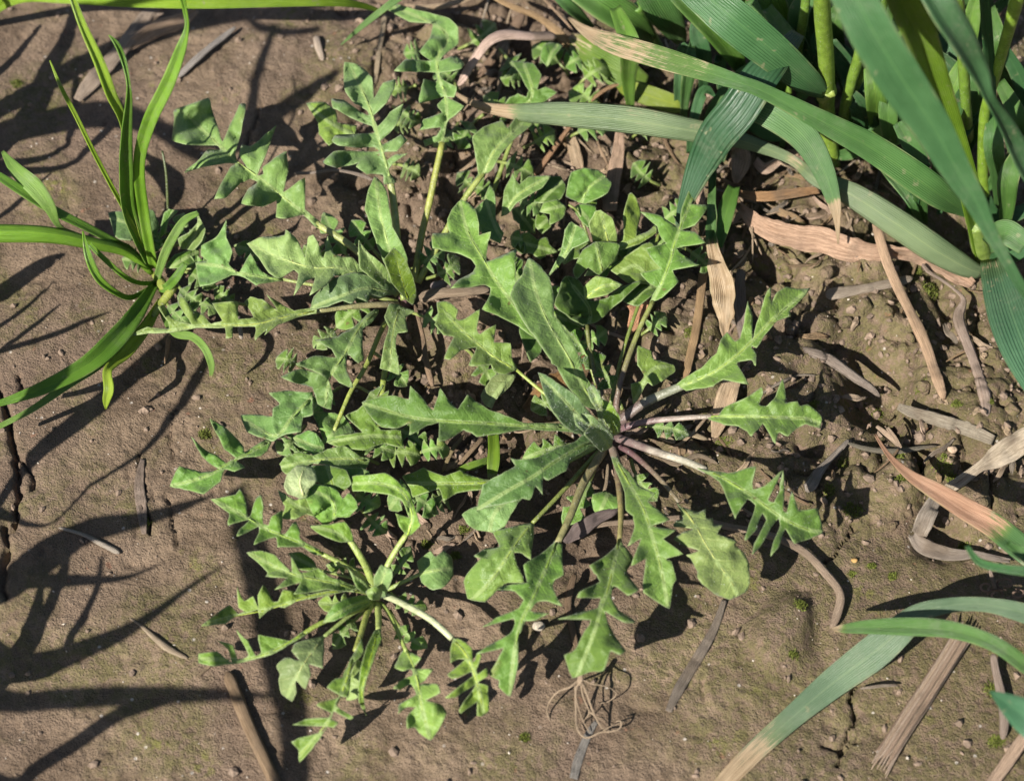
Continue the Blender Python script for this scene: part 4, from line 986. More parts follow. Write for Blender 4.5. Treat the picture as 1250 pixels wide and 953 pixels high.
# low broad leaves round the foot of the grass tuft
F_ = plant('broadleaf_weed', 205, 325, 'low weed with small dark rounded leaves at the foot of the grass tuft')
for q in [(215,330,262,316,10),(210,340,246,372,10),(206,318,178,276,10),(214,326,262,350,9),(200,310,224,262,9)]:
    filler(F_, *q, n=2, h=RNG.uniform(6, 10), color=RNG.choice([DK, GD]), bend=RNG.uniform(-.12, .12))
leaf(F_, [(134,262),(150,258),(170,257),(186,257),(193,272),(190,288),(170,294),(148,292),(140,287)], [(200,300),(175,280),(136,266)], (12, 19, 19), (.065, .125, .055), .08, wave=.8, stalk_pts=[(206,322,2),(198,300,12)], sw=(4, 3))  # base colour darkened to hold the shade this leaf stands in
leaf(F_, [(172,288),(184,291),(198,298),(192,306),(176,303)], [(204,312),(190,300),(174,292)], (8, 11, 10), GD, .2, rib=False)
leaf(F_, [(242,263),(250,280),(246,294),(236,305),(222,303),(218,292),(230,284),(240,272)], [(222,312),(236,292),(244,268)], (10, 16, 20), GB, .3, wave=1.2)
leaf(F_, [(204,326),(214,311),(240,304),(241,318),(226,327)], [(204,330),(222,318),(240,308)], (8, 11, 10), GDD, .2, rib=False)
leaf(F_, [(216,258),(206,270),(202,284),(194,290),(196,280),(200,262),(206,256)], [(200,300),(204,278),(212,258)], (10, 15, 18), GD, .2, rib=False)
leaf(F_, [(216,360),(224,372),(236,384),(240,392),(228,392),(220,382)], [(214,358),(226,376),(238,390)], (6, 9, 8), GD, .2, rib=False)
stick(F_, [(205,262,10,3),(203,214,24,3),(198,184,30,2.5)], (.07, .09, .03), name='stem', mat=M_STALK)

# ------------------------------------------------------------------ wheat on the right
WD = (.038, .108, .040); WB = (.050, .132, .050); WL = (.105, .215, .035); WG = (.062, .150, .042)
W1 = plant('wheat_plant', 1015, 200, 'wheat plant with one upright yellow-green stem at the top, right of centre')
stick(W1, [(1016,204,-1,20),(1012,170,16,21),(1009,128,36,19),(1009,113,44,20),(1008,70,66,20),(1004,20,92,21),(1003,-20,112,20)], (.155, .245, .03), name='stem', mat=M_STALK, flat=1.0, rough=.05)
stick(W1, [(1002,118,42,23),(1009,112,45,24),(1018,108,47,22)], (.22, .28, .06), name='stem_node', mat=M_STALK, flat=.6)
ribbon(W1, [(1008,116,46,10),(984,98,58,34),(942,62,74,46),(900,28,84,50),(862,-4,88,46),(836,-26,90,40)], WB, roll=-.25, gutter=.35)
ribbon(W1, [(968,40,62,16),(946,60,64,28),(918,86,64,42),(891,124,56,47),(864,158,46,44),(847,196,35,34),(834,238,25,20),(827,268,18,9),(827,291,14,5)], (.026, .076, .034), roll=.98, twist=0, gutter=-.7, dry=([0, .9, .97, 1], [0, 0, .5, .7]))  # darker base colour carries the shade on this blade's turned-away side
ribbon(W1, [(888,118,50,34),(918,126,54,40),(949,140,54,42),(983,169,48,35),(1005,207,40,27),(1018,246,31,17),(1022,270,25,8),(1023,298,18,2)], (.085, .175, .07), roll=.15, gutter=.2, dry=([0, .74, .82, 1], [0, 0, .8, 1]))
ribbon(W1, [(1020,190,6,10),(1040,186,12,16),(1062,168,18,20),(1100,150,24,26)], WG, roll=.3, gutter=.4)
stick(W1, [(1024,182,1,13),(1034,120,34,14),(1048,70,60,14),(1060,20,84,13),(1066,-10,98,13)], (.13, .22, .03), name='stem', mat=M_STALK, flat=1.0, rough=.05)

W2 = plant('wheat_plant', 1200, 318, 'large wheat plant at the right with long arching blue-green leaves')
ribbon(W2, [(1196,268,16,8),(1178,258,22,14),(1150,240,34,32),(1122,220,42,37),(1068,183,52,34),(1018,156,60,28),(984,138,65,23),(928,110,71,18),(902,101,72,18),(868,90,70,22),(810,72,62,27),(750,54,50,25),(718,40,42,14),(694,22,36,3)], WG, roll=.1, gutter=.25, dry=([0, .55, .70, .86, 1], [0, .12, .34, .48, .9]))
ribbon(W2, [(1200,334,5,14),(1178,326,10,26),(1140,304,18,34),(1099,276,24,35),(1050,244,28,31),(1020,228,29,24),(994,218,29,17),(968,196,29,13),(930,180,31,16),(890,168,35,22),(830,157,39,29),(770,147,39,33),(690,140,35,30),(640,138,29,22),(600,133,23,13),(572,124,17,7),(550,110,12,3)], (.135, .195, .105), roll=-.1, gutter=-.45, dry=([0, .35, .37, .39, .41, .7, .86, .92, 1], [0, 0, .55, .5, .1, .2, .2, .75, 1]))
ribbon(W2, [(1200,310,6,20),(1190,262,32,27),(1176,208,60,26),(1159,152,88,28),(1141,98,116,32),(1122,44,142,38),(1100,-4,164,42),(1086,-40,178,40)], (.12, .225, .018), roll=.2, gutter=.9)
ribbon(W2, [(1026,-40,196,50),(1044,-2,190,52),(1068,44,182,55),(1101,98,170,54),(1138,154,156,46),(1166,204,144,36),(1191,246,134,26),(1206,278,127,18),(1224,310,120,14),(1246,348,112,12),(1266,380,104,8)], WB, roll=.2, gutter=.45)
ribbon(W2, [(1214,314,8,34),(1222,342,22,46),(1236,386,34,56),(1252,428,40,54),(1270,470,42,40),(1290,520,38,20)], (.065, .15, .085), roll=.15, gutter=.3, dry=([0, .1, .2, 1], [.45, .3, .05, 0]))
stick(W2, [(1204,322,-1,22),(1200,312,3,24),(1196,296,12,25),(1192,272,25,24)], (.15, .22, .045), name='stem', mat=M_STALK, flat=1.0)
ribbon(W2, [(1206,320,3,10),(1226,312,12,26),(1252,296,20,30),(1280,280,24,26)], WD, roll=-.2, gutter=.3)
ribbon(W2, [(1252,300,44,26),(1226,284,44,32),(1206,300,30,20)], WG, roll=.3, gutter=.3)

W3 = plant('wheat_plant', 1204, 244, 'wheat plant behind the large one in the top right corner, upright stem and narrow leaves')
stick(W3, [(1203,250,-1,16),(1200,215,17,14),(1202,140,54,13),(1216,90,80,13),(1232,34,108,15),(1244,-10,130,18)], (.15, .25, .025), name='stem', mat=M_STALK, flat=1.0, rough=.05)
ribbon(W3, [(1120,-40,176,34),(1138,-6,172,36),(1153,20,168,36),(1174,52,160,32),(1196,92,148,22),(1208,122,140,13),(1228,157,128,20),(1244,190,118,24),(1262,226,108,18)], WB, roll=-.8, gutter=.4)
ribbon(W3, [(1214,140,64,6),(1208,84,84,12),(1204,30,106,13),(1200,-20,126,12)], WD, roll=.4, gutter=.4)
stick(W3, [(1184,176,4,12),(1180,140,40,13),(1176,80,70,14),(1172,20,98,14),(1168,-20,116,14)], (.12, .21, .025), name='stem', mat=M_STALK, flat=1.0, rough=.05)
ribbon(W3, [(1204,232,10,8),(1222,210,22,18),(1246,186,32,22),(1270,160,36,20)], WG, roll=.3, gutter=.3)
ribbon(W3, [(1206,240,6,8),(1214,262,10,16),(1238,262,14,18),(1262,250,16,14)], WD, roll=.1, gutter=.3)
ribbon(W3, [(1200,228,8,8),(1180,216,14,14),(1160,196,18,16),(1142,186,18,10)], WL, roll=.1, gutter=.3)

W4 = plant('wheat_plant', 804, 60, 'young wheat plant at the top edge beside the dead straw')
stick(W4, [(806,64,-1,14),(798,48,8,13),(790,32,18,14),(778,8,32,14)], WL, name='stem', mat=M_STALK, flat=1.0)
ribbon(W4, [(798,50,10,10),(776,30,26,32),(742,10,36,40),(706,-14,42,36)], (.065, .155, .03), roll=.3, gutter=.5)
ribbon(W4, [(832,52,10,12),(826,40,18,24),(810,14,34,40),(792,-16,46,40)], WG, roll=-.1, gutter=.35)
ribbon(W4, [(902,82,26,14),(896,70,32,22),(868,36,44,26),(836,4,52,24),(814,-20,56,22)], (.055, .13, .018), roll=.35, gutter=.5)
ribbon(W4, [(724,34,10,6),(704,16,24,14),(690,4,30,14),(672,-14,34,12)], WG, roll=.2, gutter=.4)
ribbon(W4, [(840,128,8,12),(826,128,10,22),(795,118,11,25),(766,108,10,20),(752,98,7,6)], (.16, .22, .03), roll=.0, gutter=.15, dry=([0, .8, 1], [0, .1, .5]))
ribbon(W4, [(790,100,8,14),(766,92,11,36),(738,76,12,44),(708,58,10,36),(694,46,8,14)], (.085, .155, .02), roll=.1, gutter=.1, dry=([0, .5, .8, 1], [0, .1, .3, .5]))
stick(W4, [(838,132,0,15),(834,112,10,14),(838,90,20,13)], (.16, .23, .05), name='stem', mat=M_STALK)

W5 = plant('wheat_plant', 940, 70, 'wheat plant at the top edge half hidden behind the upright stem')
ribbon(W5, [(980,70,8,10),(962,40,26,28),(946,6,40,36),(930,-30,50,32)], WL, roll=.25, gutter=.4)
ribbon(W5, [(1000,80,6,10),(990,40,24,24),(976,10,38,28),(966,-20,46,26)], (.06, .14, .04), roll=.3, gutter=.4)
ribbon(W5, [(1004,46,24,12),(1036,74,32,26),(1068,102,32,30),(1098,134,26,28),(1118,160,16,16)], WD, roll=-.15, gutter=.3)
ribbon(W5, [(940,110,6,10),(930,90,12,24),(944,60,30,30),(960,30,44,24)], WG, roll=.1, gutter=.4)
ribbon(W5, [(1048,186,12,12),(1080,166,24,30),(1116,152,30,34),(1150,140,34,26)], (.105, .215, .05), roll=.1, gutter=.25)
ribbon(W5, [(1030,140,6,8),(1052,150,10,22),(1076,140,14,22),(1100,118,18,14)], WL, roll=.1, gutter=.25)
ribbon(W5, [(900,130,4,8),(924,150,9,26),(950,160,10,26),(974,150,10,12)], WG, roll=.1, gutter=.25)
stick(W5, [(1040,176,0,12),(1030,140,20,12),(1052,92,46,12),(1070,40,72,13),(1080,-10,96,13)], (.11, .20, .03), name='stem', mat=M_STALK)
stick(W5, [(960,120,0,12),(968,90,16,12),(980,30,46,12),(986,-20,70,12)], (.12, .21, .03), name='stem', mat=M_STALK)
for k, (x, y) in enumerate([(1060, 30), (1090, 70), (1112, 112), (1086, 20), (1130, 60), (1160, 110), (1150, 160), (1226, 60), (1240, 110), (1180, 40), (1120, 200), (1230, 220), (860, 40), (900, 20), (925, 50), (960, 60), (1040, 100), (1066, 120), (980, 20), (1020, 30), (1100, 30), (1140, 20), (1190, 110), (1236, 150), (1160, 60), (770, 60), (1216, 180), (1088, 130)]):
    r_ = RNG.random
    ribbon(W4 if x < 880 else W5 if x < 1140 else W3, [(x + 24 * (r_() - .5), y + 74, 6, 8), (x + 14 * (r_() - .5), y + 34, 20 + 10 * r_(), 18), (x + 16 * (r_() - .5), y - 6, 34 + 14 * r_(), 20 + 8 * r_()), (x + 60 * (r_() - .5), y - 50, 44 + 10 * r_(), 14)], [WD, WL, WG, (.06, .14, .03)][k % 4], roll=.5 * (r_() - .5), gutter=.4)

W6 = plant('wheat_plant', 1300, 742, 'wheat plant growing past the right edge, its leaves reaching into the lower right corner')
ribbon(W6, [(1310,760,10,16),(1282,760,26,22),(1250,748,31,24),(1206,738,30,18),(1163,738,28,18),(1123,748,25,24),(1097,770,22,36),(1064,798,16,41),(1016,834,9,35),(966,876,5,27),(926,912,3,25),(898,940,2,24),(874,966,1,20)], (.105, .170, .105), roll=.0, gutter=.25, dry=([0, .6, .72, .80, .90, 1], [.1, .1, .16, .34, .7, .85]), n=90)
ribbon(W6, [(1308,870,10,14),(1280,834,28,18),(1250,811,36,19),(1212,785,39,19),(1163,769,37,21),(1113,765,33,22),(1060,765,27,17),(1030,767,23,10),(1014,767,20,2)], (.075, .165, .045), roll=.25, gutter=.35, dry=([0, .93, 1], [0, .15, .9]))
ribbon(W6, [(1320,720,24,28),(1290,702,32,30),(1265,684,36,30),(1240,664,36,31),(1210,640,33,30),(1176,620,29,26),(1140,598,24,21),(1112,581,20,13),(1086,557,14,6),(1068,530,9,3)], (.075, .16, .05), roll=.2, gutter=.5, dry=([0, .32, .40, .55, 1], [0, .1, .5, .85, .95]), n=80, mat=M_PINK)
ribbon(W6, [(1320,930,60,30),(1290,900,66,44),(1262,880,68,46),(1236,862,66,30),(1208,843,62,2)], (.055, .15, .08), roll=.1, gutter=.25)
ribbon(W6, [(1310,720,60,14),(1280,702,72,14),(1251,697,76,12),(1226,694,76,10),(1196,686,74,9),(1180,666,72,5)], (.05, .15, .05), roll=.35, gutter=.4)
ribbon(W6, [(1310,700,50,20),(1280,690,60,22),(1250,676,64,18),(1230,662,62,6)], WG, roll=.35, gutter=.4)
stick(W6, [(1302,750,-1,18),(1310,720,30,18),(1318,660,70,16)], WL, name='stem', mat=M_STALK)

for k in range(34):
    x, y = RNG.uniform(820, 1250), RNG.uniform(-10, 150)
    if x > 1100: y = RNG.uniform(0, 240)
    r_ = RNG.random; lean = RNG.uniform(-70, 70)
    ribbon(W5 if x < 1130 else W3, [(x - lean * .2, y + 56, 4, 6), (x, y + 20, 14 + 8 * r_(), 9 + 6 * r_()), (x + lean * .5, y - 20, 26 + 12 * r_(), 10 + 6 * r_()), (x + lean, y - 62 + 50 * r_(), 30 + 14 * r_(), 3)], RNG.choice([WD, WG, (.034, .095, .034), (.05, .125, .05)]), roll=RNG.uniform(-.7, .7), gutter=.4)
for q in [(560,60,604,30,12),(590,140,560,180,12),(690,170,740,150,12),(770,170,800,150,11),(620,240,664,252,11),(730,60,690,80,12),(560,220,600,236,10),(480,130,512,150,10),(480,200,512,214,10),(610,60,640,96,11)]:
    filler(T, *q, n=2, h=RNG.uniform(6, 12), color=RNG.choice([DK, LT]), bend=RNG.uniform(-.12, .12))
for q in [(196,356,232,398,10),(188,322,150,316,10),(210,300,250,290,10),(220,352,272,376,10),(180,300,160,268,9)]:
    filler(F_, *q, n=2, h=RNG.uniform(6, 10), color=RNG.choice([DK, LT]), bend=RNG.uniform(-.12, .12))

# grass blade crossing the top edge
X1 = plant('grass_tuft', -30, 40, 'grass whose single long blade crosses the top left edge of the picture')
blade(X1, [(-34,30,4,14),(20,-2,28,18),(80,-3,42,20),(160,1,50,21),(250,3,52,20),(340,2,48,17),(410,3,40,13),(446,8,30,9),(470,16,22,3)], (.115, .215, .022), roll=.15, gutter=.3)
X2 = plant('grass_tuft', 600, -60, 'narrow grey-green grass leaf tip pointing down left near the top edge')
blade(X2, [(596,-56,6,12),(540,-36,34,16),(500,-12,38,15),(478,4,34,11),(446,29,24,9),(416,55,12,2)], (.08, .165, .075), roll=.2, gutter=.4)

# ------------------------------------------------------------------ wheat standing left of the picture; only its shadows reach the soil in view
def cast(px, py, h):
    g = at(px, py, 0.0)
    return g - np.array(LIGHT) * (h * 1e-3 / math.sin(SUN_EL))


def outside_plant(px, py, label, leaves):
    b = plant('wheat_plant', px, py, label, 'wheat', 'wheat standing outside the picture to the left')
    b0 = np.array(b.location)
    for lv in leaves:
        pts = [cast(x, y, h) for x, y, h, w in lv][::-1]
        ws = [w * .74 * mpp(at(x, y, 0.0)) for x, y, h, w in lv][::-1]
        first = pts[0]
        s1 = b0 + np.array((0, 0, first[2] * .35)); s2 = b0 * .6 + first * .4; s2[2] = first[2] * .8
        wp = [b0, s1, s2] + pts
        wid = [.004, .006, max(.006, ws[0] * .8)] + ws
        Q = np.zeros((len(wp), 4)); Q[:, 3] = wid
        ribbon(b, Q, WB, gutter=.2, world_pts=wp)
    return b


outside_plant(-420, 1000, 'wheat plant past the lower left edge, known by its long leaf shadows', [
    [(286,684,138,1.5),(250,706,140,8),(222,726,140,12),(178,758,136,20),(122,785,126,32),(37,811,104,40)],
    [(346,848,172,5),(300,846,172,14),(259,845,168,22),(148,848,154,30),(74,852,138,32),(0,854,116,30)],
    [(210,856,122,6),(178,862,122,16),(141,874,120,24),(93,907,112,25),(48,933,102,25),(0,956,86,22)],
    [(130,678,92,4),(128,700,92,8),(120,730,90,10),(96,774,84,14),(60,820,72,16)],
    [(59,712,72,10),(48,755,70,20),(22,800,60,26),(-20,850,44,20)],
])
outside_plant(-60, 1620, 'tall wheat plant added unseen past the bottom edge to cast the upright shadow band', [
    [(285,596,196,24),(302,645,196,34),(320,700,194,42),(340,780,188,44),(356,850,182,42),(364,950,176,38),(360,1060,166,34),(330,1180,140,28),(280,1300,100,20)],  # unseen blade added to throw the upright shadow band; its true caster is unknown
])
outside_plant(-330, 720, 'wheat plant past the left edge level with the cracks, known by its broad shadow', [
    [(262,604,140,4),(225,618,140,18),(178,633,138,26),(111,648,130,44),(55,682,116,62),(-10,716,94,50)],
    [(202,686,108,1.5),(163,702,108,8),(122,706,102,14),(37,707,86,24),(-20,712,66,20)],
    [(92,656,76,6),(84,700,76,14),(64,745,70,18),(20,800,56,16)],
    [(128,381,74,2),(100,392,74,8),(67,407,72,10),(0,428,60,10),(-50,446,42,8)],
    [(70,372,66,3),(46,392,64,8),(20,412,58,8),(-30,450,40,8)],
    [(250,432,106,10),(236,462,106,18),(208,508,104,15),(170,556,100,8),(112,594,92,6),(60,640,80,5)],  # from here down, leaves added for the shadow streaks they throw
    [(200,406,92,5),(172,440,94,24),(122,492,92,36),(62,542,84,30),(22,588,70,16),(-20,640,52,10)],
    [(76,310,70,4),(46,324,70,26),(0,356,62,34),(-50,390,44,20)],
    [(62,344,66,2),(34,372,64,7),(0,396,56,8),(-40,430,40,6)],
    [(66,206,64,2),(30,236,62,8),(0,262,56,10),(-40,300,40,8)],
])
outside_plant(-300, 330, 'wheat plant past the upper left edge, known by the shadow bands beside the grass tuft', [
    [(88,0,74,8),(86,12,76,14),(76,42,78,20),(56,82,78,32),(40,130,72,38),(10,170,60,30),(-40,215,40,20)],
    [(44,30,54,5),(20,58,52,11),(0,80,46,14),(-40,120,30,10)],
    [(426,86,200,12),(394,106,200,26),(357,130,196,30),(301,166,188,26),(250,192,172,20)],
    [(338,30,160,8),(328,70,162,14),(320,110,160,16),(306,150,156,18),(292,182,148,14)],
    [(398,36,186,12),(360,40,184,14),(320,34,180,14),(280,24,170,10)],
    [(404,8,190,8),(330,14,190,18),(270,24,184,16),(220,24,172,14)],
    [(112,46,84,6),(92,100,84,12),(88,150,80,12),(60,190,70,10)],
    [(150,118,92,3),(140,150,92,12),(110,178,86,14),(70,205,72,10)],
])

# ------------------------------------------------------------------ dead straw and dry leaves, each its own thing
TAN = (.52, .40, .27); PINK = (.56, .42, .32); GREY = (.30, .26, .21); BRN = (.30, .19, .10); ORG = (.50, .29, .15); PALEST = (.64, .54, .41)


def dry_leaf(pts, color, label, cat='dry leaf', roll=0.0, gutter=.25, wob=2.0, twist=0.0, name='dry_leaf', n=None):
    return tag(ribbon(None, pts, color, roll=roll, twist=twist, gutter=gutter, wob=wob, mat=M_STRAW, name=name, n=n or max(30, 9 * len(pts))), label, cat)


def straw(pts, color, label, cat='straw', name='dry_straw', flat=.6, rough=.5, **kw):
    return tag(stick(None, pts, color, flat=flat, rough=rough, name=name, **kw), label, cat)


straw([(560,103,14,13),(566,94,18,11),(578,74,24,11),(592,55,28,12),(604,46,29,13),(620,42,28,14),(650,44,25,12),(678,44,20,14)], (.66, .50, .42), 'bent whitish-pink straw near the top, left of the wheat')
straw([(494,6,9,5),(512,10,10,8),(534,9,11,9),(556,4,12,8),(584,-6,13,7)], TAN, 'curved tan straw on the very top edge')
straw([(600,-4,22,5),(626,8,20,8),(652,18,17,9),(668,28,14,10),(684,42,11,14),(694,58,8,10)], (.42, .29, .16), 'brown dead stem slanting to the bent pink straw')
straw([(700,148,12,6),(680,176,10,7),(664,198,8,8),(650,216,6,7)], (.44, .27, .16), 'thin reddish straw leaning against the horizontal grey leaf')
dry_leaf([(694,156,7,8),(699,176,6,13),(704,196,5,14),(707,206,4,10)], TAN, 'short flat tan straw beside the thin reddish one')
dry_leaf([(757,158,11,10),(755,180,10,14),(751,206,8,17),(747,232,6,18),(744,258,4,17)], (.56, .40, .29), 'upright pinkish dry leaf strip above the rounded weed')
straw([(1068,266,18,9),(1074,290,15,12),(1084,322,12,13),(1098,354,9,13),(1110,378,8,12),(1121,400,7,15),(1132,426,6,14),(1138,444,5,13),(1146,466,4,14),(1153,488,3,8)], (.54, .38, .25), 'long jointed reddish-tan straw slanting down through the mossy clods')
straw([(1008,360,5,15),(1024,357,6,16),(1050,353,6,12),(1080,347,6,12),(1098,343,6,12),(1114,338,5,8)], (.40, .34, .27), 'short grey straw crossing under the jointed straw', flat=.4)
dry_leaf([(903,252,8,10),(924,272,9,22),(950,284,9,26),(976,290,9,28),(1006,294,10,30),(1038,304,10,30),(1064,308,9,22),(1090,308,9,16),(1116,312,8,16),(1148,326,7,18),(1172,338,5,20),(1188,348,3,12)], (.54, .37, .26), 'large crumpled pinkish dead leaf under the wheat', wob=4.0)
straw([(1126,322,10,6),(1134,332,9,5),(1150,342,8,4),(1166,354,7,4),(1176,366,6,6),(1170,384,5,12),(1172,398,5,13),(1184,428,4,11),(1194,456,3,12),(1202,484,2,14),(1204,508,1,8)], (.42, .33, .27), 'withered stalk hanging below the large wheat plant')
dry_leaf([(1290,512,14,24),(1262,530,14,28),(1236,546,13,29),(1214,560,11,25),(1196,570,10,13),(1174,586,8,13),(1156,598,7,13),(1140,612,5,9)], (.58, .50, .38), 'straight pale dead leaf entering from the right edge under the pink blade', gutter=.4, n=80)
dry_leaf([(1146,602,6,10),(1138,616,7,17),(1129,634,8,21),(1122,652,7,19)], (.40, .35, .29), 'short grey frayed leaf end standing under the pink blade', gutter=.5, wob=3)
dry_leaf([(1114,652,2,12),(1126,666,2,19),(1146,674,2,18),(1170,677,2,14),(1190,676,2,9),(1210,680,2,8),(1232,684,1,5)], (.33, .285, .24), 'grey weathered leaf curving along the soil at the right edge', wob=2.5)
straw([(1036,536,4,4),(1028,546,4,6),(1012,562,3,7),(1000,576,3,11),(990,592,2,14),(984,600,1,8)], (.33, .29, .25), 'grey spoon-shaped straw beside the fishbone leaf tip', flat=.35)
straw([(980,424,5,6),(992,430,6,12),(1008,436,6,14),(1024,446,6,13),(1046,462,5,12),(1064,474,4,9),(1074,484,3,5)], (.30, .25, .21), 'weathered grey bark strip on the broken soil edge', flat=.4)
dry_leaf([(1096,496,4,8),(1116,504,3,14),(1150,514,3,16),(1186,526,3,16),(1214,538,2,12)], (.36, .32, .25), 'flat grey leaf pressed into the soil below the withered stalk', wob=1.0, gutter=.05)
straw([(1034,540,4,4),(1052,546,4,6),(1074,550,4,7),(1100,550,3,7),(1126,546,2,5),(1144,544,2,3)], (.24, .22, .17), 'thin grey straw lying level beside the pink leaf tip', flat=.5)
dry_leaf([(1070,520,7,4),(1080,528,8,6),(1092,538,8,6),(1099,547,6,5),(1092,534,9,5),(1083,522,9,4)], (.48, .37, .27), 'tiny folded dry leaf just above the pink leaf tip', wob=.6)
FS = thing('fibrous_straw', tuple(at(1124, 856, .001)), 'thick fibrous brown straw in the lower right corner', 'straw')
for k in range(13):
    u = (k - 6) / 6.0
    q0, q1 = RNG.uniform(-10, 8), RNG.uniform(-10, 12); w = RNG.uniform(3.0, 5.6); hh = 5.5 * (1 - .55 * u * u) + RNG.uniform(-.4, .8)
    pts = [(1180, 768 + q0), (1170, 784), (1146, 822), (1124, 856), (1104, 886), (1088, 912), (1074 - q1 * .4, 934 + q1)]
    spl = [1.35, 1.0, .95, 1.0, 1.0, 1.0, 1.15]
    stick(FS, [(x + u * 10.5 * sp * .86, y + u * 10.5 * sp * .55, max(hh - .55 * i, 1.2), w * (1 if 0 < i < 6 else .5)) for i, ((x, y), sp) in enumerate(zip(pts, spl))], RNG.choice([(.46, .34, .25), (.54, .42, .31), (.36, .26, .19), (.58, .46, .36)]), flat=.8, rough=.35, sides=7, name='fibre')
straw([(1275,872,8,16),(1250,900,6,15),(1230,928,4,15),(1206,962,2,14)], (.50, .37, .27), 'tan straw cut by the bottom right corner', flat=.6)
straw([(1212,798,6,8),(1216,820,4,9),(1222,846,3,11),(1226,872,3,12),(1224,902,2,8)], (.36, .29, .24), 'dull grey withered stalk under the leaves at the right edge')
straw([(1096,836,2,3),(1080,836,3,4),(1064,838,3,4),(1050,840,2,2.5)], (.40, .34, .28), 'very thin pale straw between the striped leaf and the thick straw')
straw([(700,640,5,5),(720,642,6,7),(752,638,6,7),(790,636,6,7),(840,632,6,8),(889,643,5,9),(934,652,5,10),(978,671,4,11),(1008,700,4,11),(1025,724,4,11),(1022,748,3,11),(1014,768,2,9)], (.40, .31, .23), 'long brown straw curving below the fishbone leaf', flat=.5)
dry_leaf([(690,662,5,6),(706,648,8,18),(726,634,9,16),(748,624,8,9),(758,616,6,3)], (.20, .16, .15), 'purplish grey shrivelled leaf under the toothed leaves', wob=3)
straw([(278,820,3,15),(287,842,2.6,16),(297,868,2.4,17),(310,898,2,16),(326,932,1.5,16),(340,962,1,15)], (.30, .215, .135), 'round brown twig lying at the bottom, left of centre', name='twig', cat='twig', flat=.9, rough=.3)
straw([(158,754,2,2.5),(172,763,2,4),(190,779,3,7),(207,792,3,8),(229,803,2,5)], (.44, .36, .26), 'short tan straw on bare soil among the leaf shadows')
straw([(72,644,2,4),(100,652,2,5),(124,664,3,7),(146,675,3,8)], (.50, .45, .38), 'short whitish straw in the broad leaf shadow')
straw([(240,826,2,4),(256,812,2,5),(262,804,2,3)], (.42, .32, .20), 'tiny tan straw just above the brown twig')
dry_leaf([(762,362,7,8),(776,366,9,28),(780,380,9,26),(774,394,8,16),(767,408,6,5)], (.60, .33, .19), 'orange dry leaf piece behind the large rosette', wob=2)
straw([(862,290,14,12),(859,320,11,11),(855,359,9,11),(849,403,7,11),(842,434,6,11),(836,462,4,10)], (.42, .29, .16), 'upright tan stalk hanging beside the twisted brown leaf')
ob = ribbon(None, [(872,176,26,7),(870,220,24,9),(869,262,22,11),(869,292,21,13),(874,316,20,17),(881,342,18,27),(885,368,15,25),(885,392,12,15),(884,414,9,2)], (.075, .16, .05), roll=.2, gutter=.6, dry=([0, .45, .54, 1], [0, .1, .75, 1]), wob=4, name='withering_leaf', n=60)
tag(ob, 'hanging wheat leaf, green above and twisted brown below, right of the rounded weed', 'leaf')
ob = ribbon(None, [(896,228,20,14),(889,250,20,20),(883,275,18,18),(878,302,15,8)], (.07, .16, .03), roll=.2, gutter=.5, name='withering_leaf')
tag(ob, 'short dark green blade just behind the twisted brown leaf', 'leaf')
dry_leaf([(898,440,6,10),(894,462,7,20),(886,488,6,24),(878,514,4,20),(872,534,3,8)], (.55, .42, .28), 'pale dry leaf under the two right-hand leaves of the large rosette')
dry_leaf([(640,500,3,8),(660,486,5,26),(684,470,6,34),(704,452,6,28),(720,436,5,10)], (.27, .155, .06), 'brown rotting leaf under the heart of the large rosette', wob=4)
dry_leaf([(905,330,6,10),(902,366,7,16),(908,400,7,18),(914,430,5,10)], (.28, .23, .20), 'grey withered strip behind the toothed leaf at the right', wob=2)
dry_leaf([(200,14,3,6),(180,20,4,17),(150,58,4,17),(128,82,4,18),(108,104,3,18),(94,122,2,8)], (.42, .34, .27), 'flat pale dead leaf behind the grass tuft', wob=1.5, gutter=.1)
dry_leaf([(240,12,3,8),(220,26,4,18),(190,36,4,20),(164,52,3,14),(148,64,2,5)], (.52, .38, .27), 'pinkish dead leaf under the blade at the top left', wob=1.5, gutter=.1)
straw([(288,33,2,4),(272,46,2,8),(254,60,3,8),(236,76,3,9),(218,94,2,7)], (.38, .35, .32), 'straight grey straw right of the grass tuft', flat=.4)
straw([(360,212,8,5),(382,211,10,4),(406,208,12,4),(424,210,13,4),(440,214,14,5),(456,220,14,4)], (.36, .30, .25), 'thin grey twig under the feathery leaf', name='twig', cat='twig')
straw([(470,18,6,7),(466,44,6,6),(462,68,5,6),(458,102,3,5)], (.44, .36, .25), 'upright tan straw near the top, beside the feathery leaf')
straw([(386,44,4,7),(388,56,5,8),(394,74,4,6)], (.60, .50, .40), 'short whitish straw stub at the upper left')
straw([(206,412,5,6),(204,428,3,5),(201,444,2,2)], (.40, .28, .17), 'tiny brown straw below the grass tuft')
straw([(292,386,4,4),(293,400,3,5),(295,414,2,4)], (.50, .44, .37), 'tiny pale straw under the long pinnate leaf')
dry_leaf([(174,560,1,5),(170,590,1,12),(173,620,1,13),(176,652,0,6)], (.34, .27, .22), 'grey leaf strip pressed into the crack left of the rosettes', wob=.5, gutter=.03)
dry_leaf([(884,732,1,6),(872,766,0,10),(852,802,0,13),(830,838,0,13),(816,868,0,8)], (.28, .24, .195), 'grey translucent leaf strip pressed into the soil right of the root', wob=.5, gutter=.02)
dry_leaf([(700,950,1,10),(706,926,0,11),(718,896,0,9),(728,880,0,5)], (.30, .285, .26), 'silvery flat leaf strip below the dry root', wob=.5, gutter=.02)
straw([(526,352,8,14),(546,347,8,13),(562,342,7,10)], (.33, .28, .27), 'short grey stub beside the grey-green rosette', flat=.6)
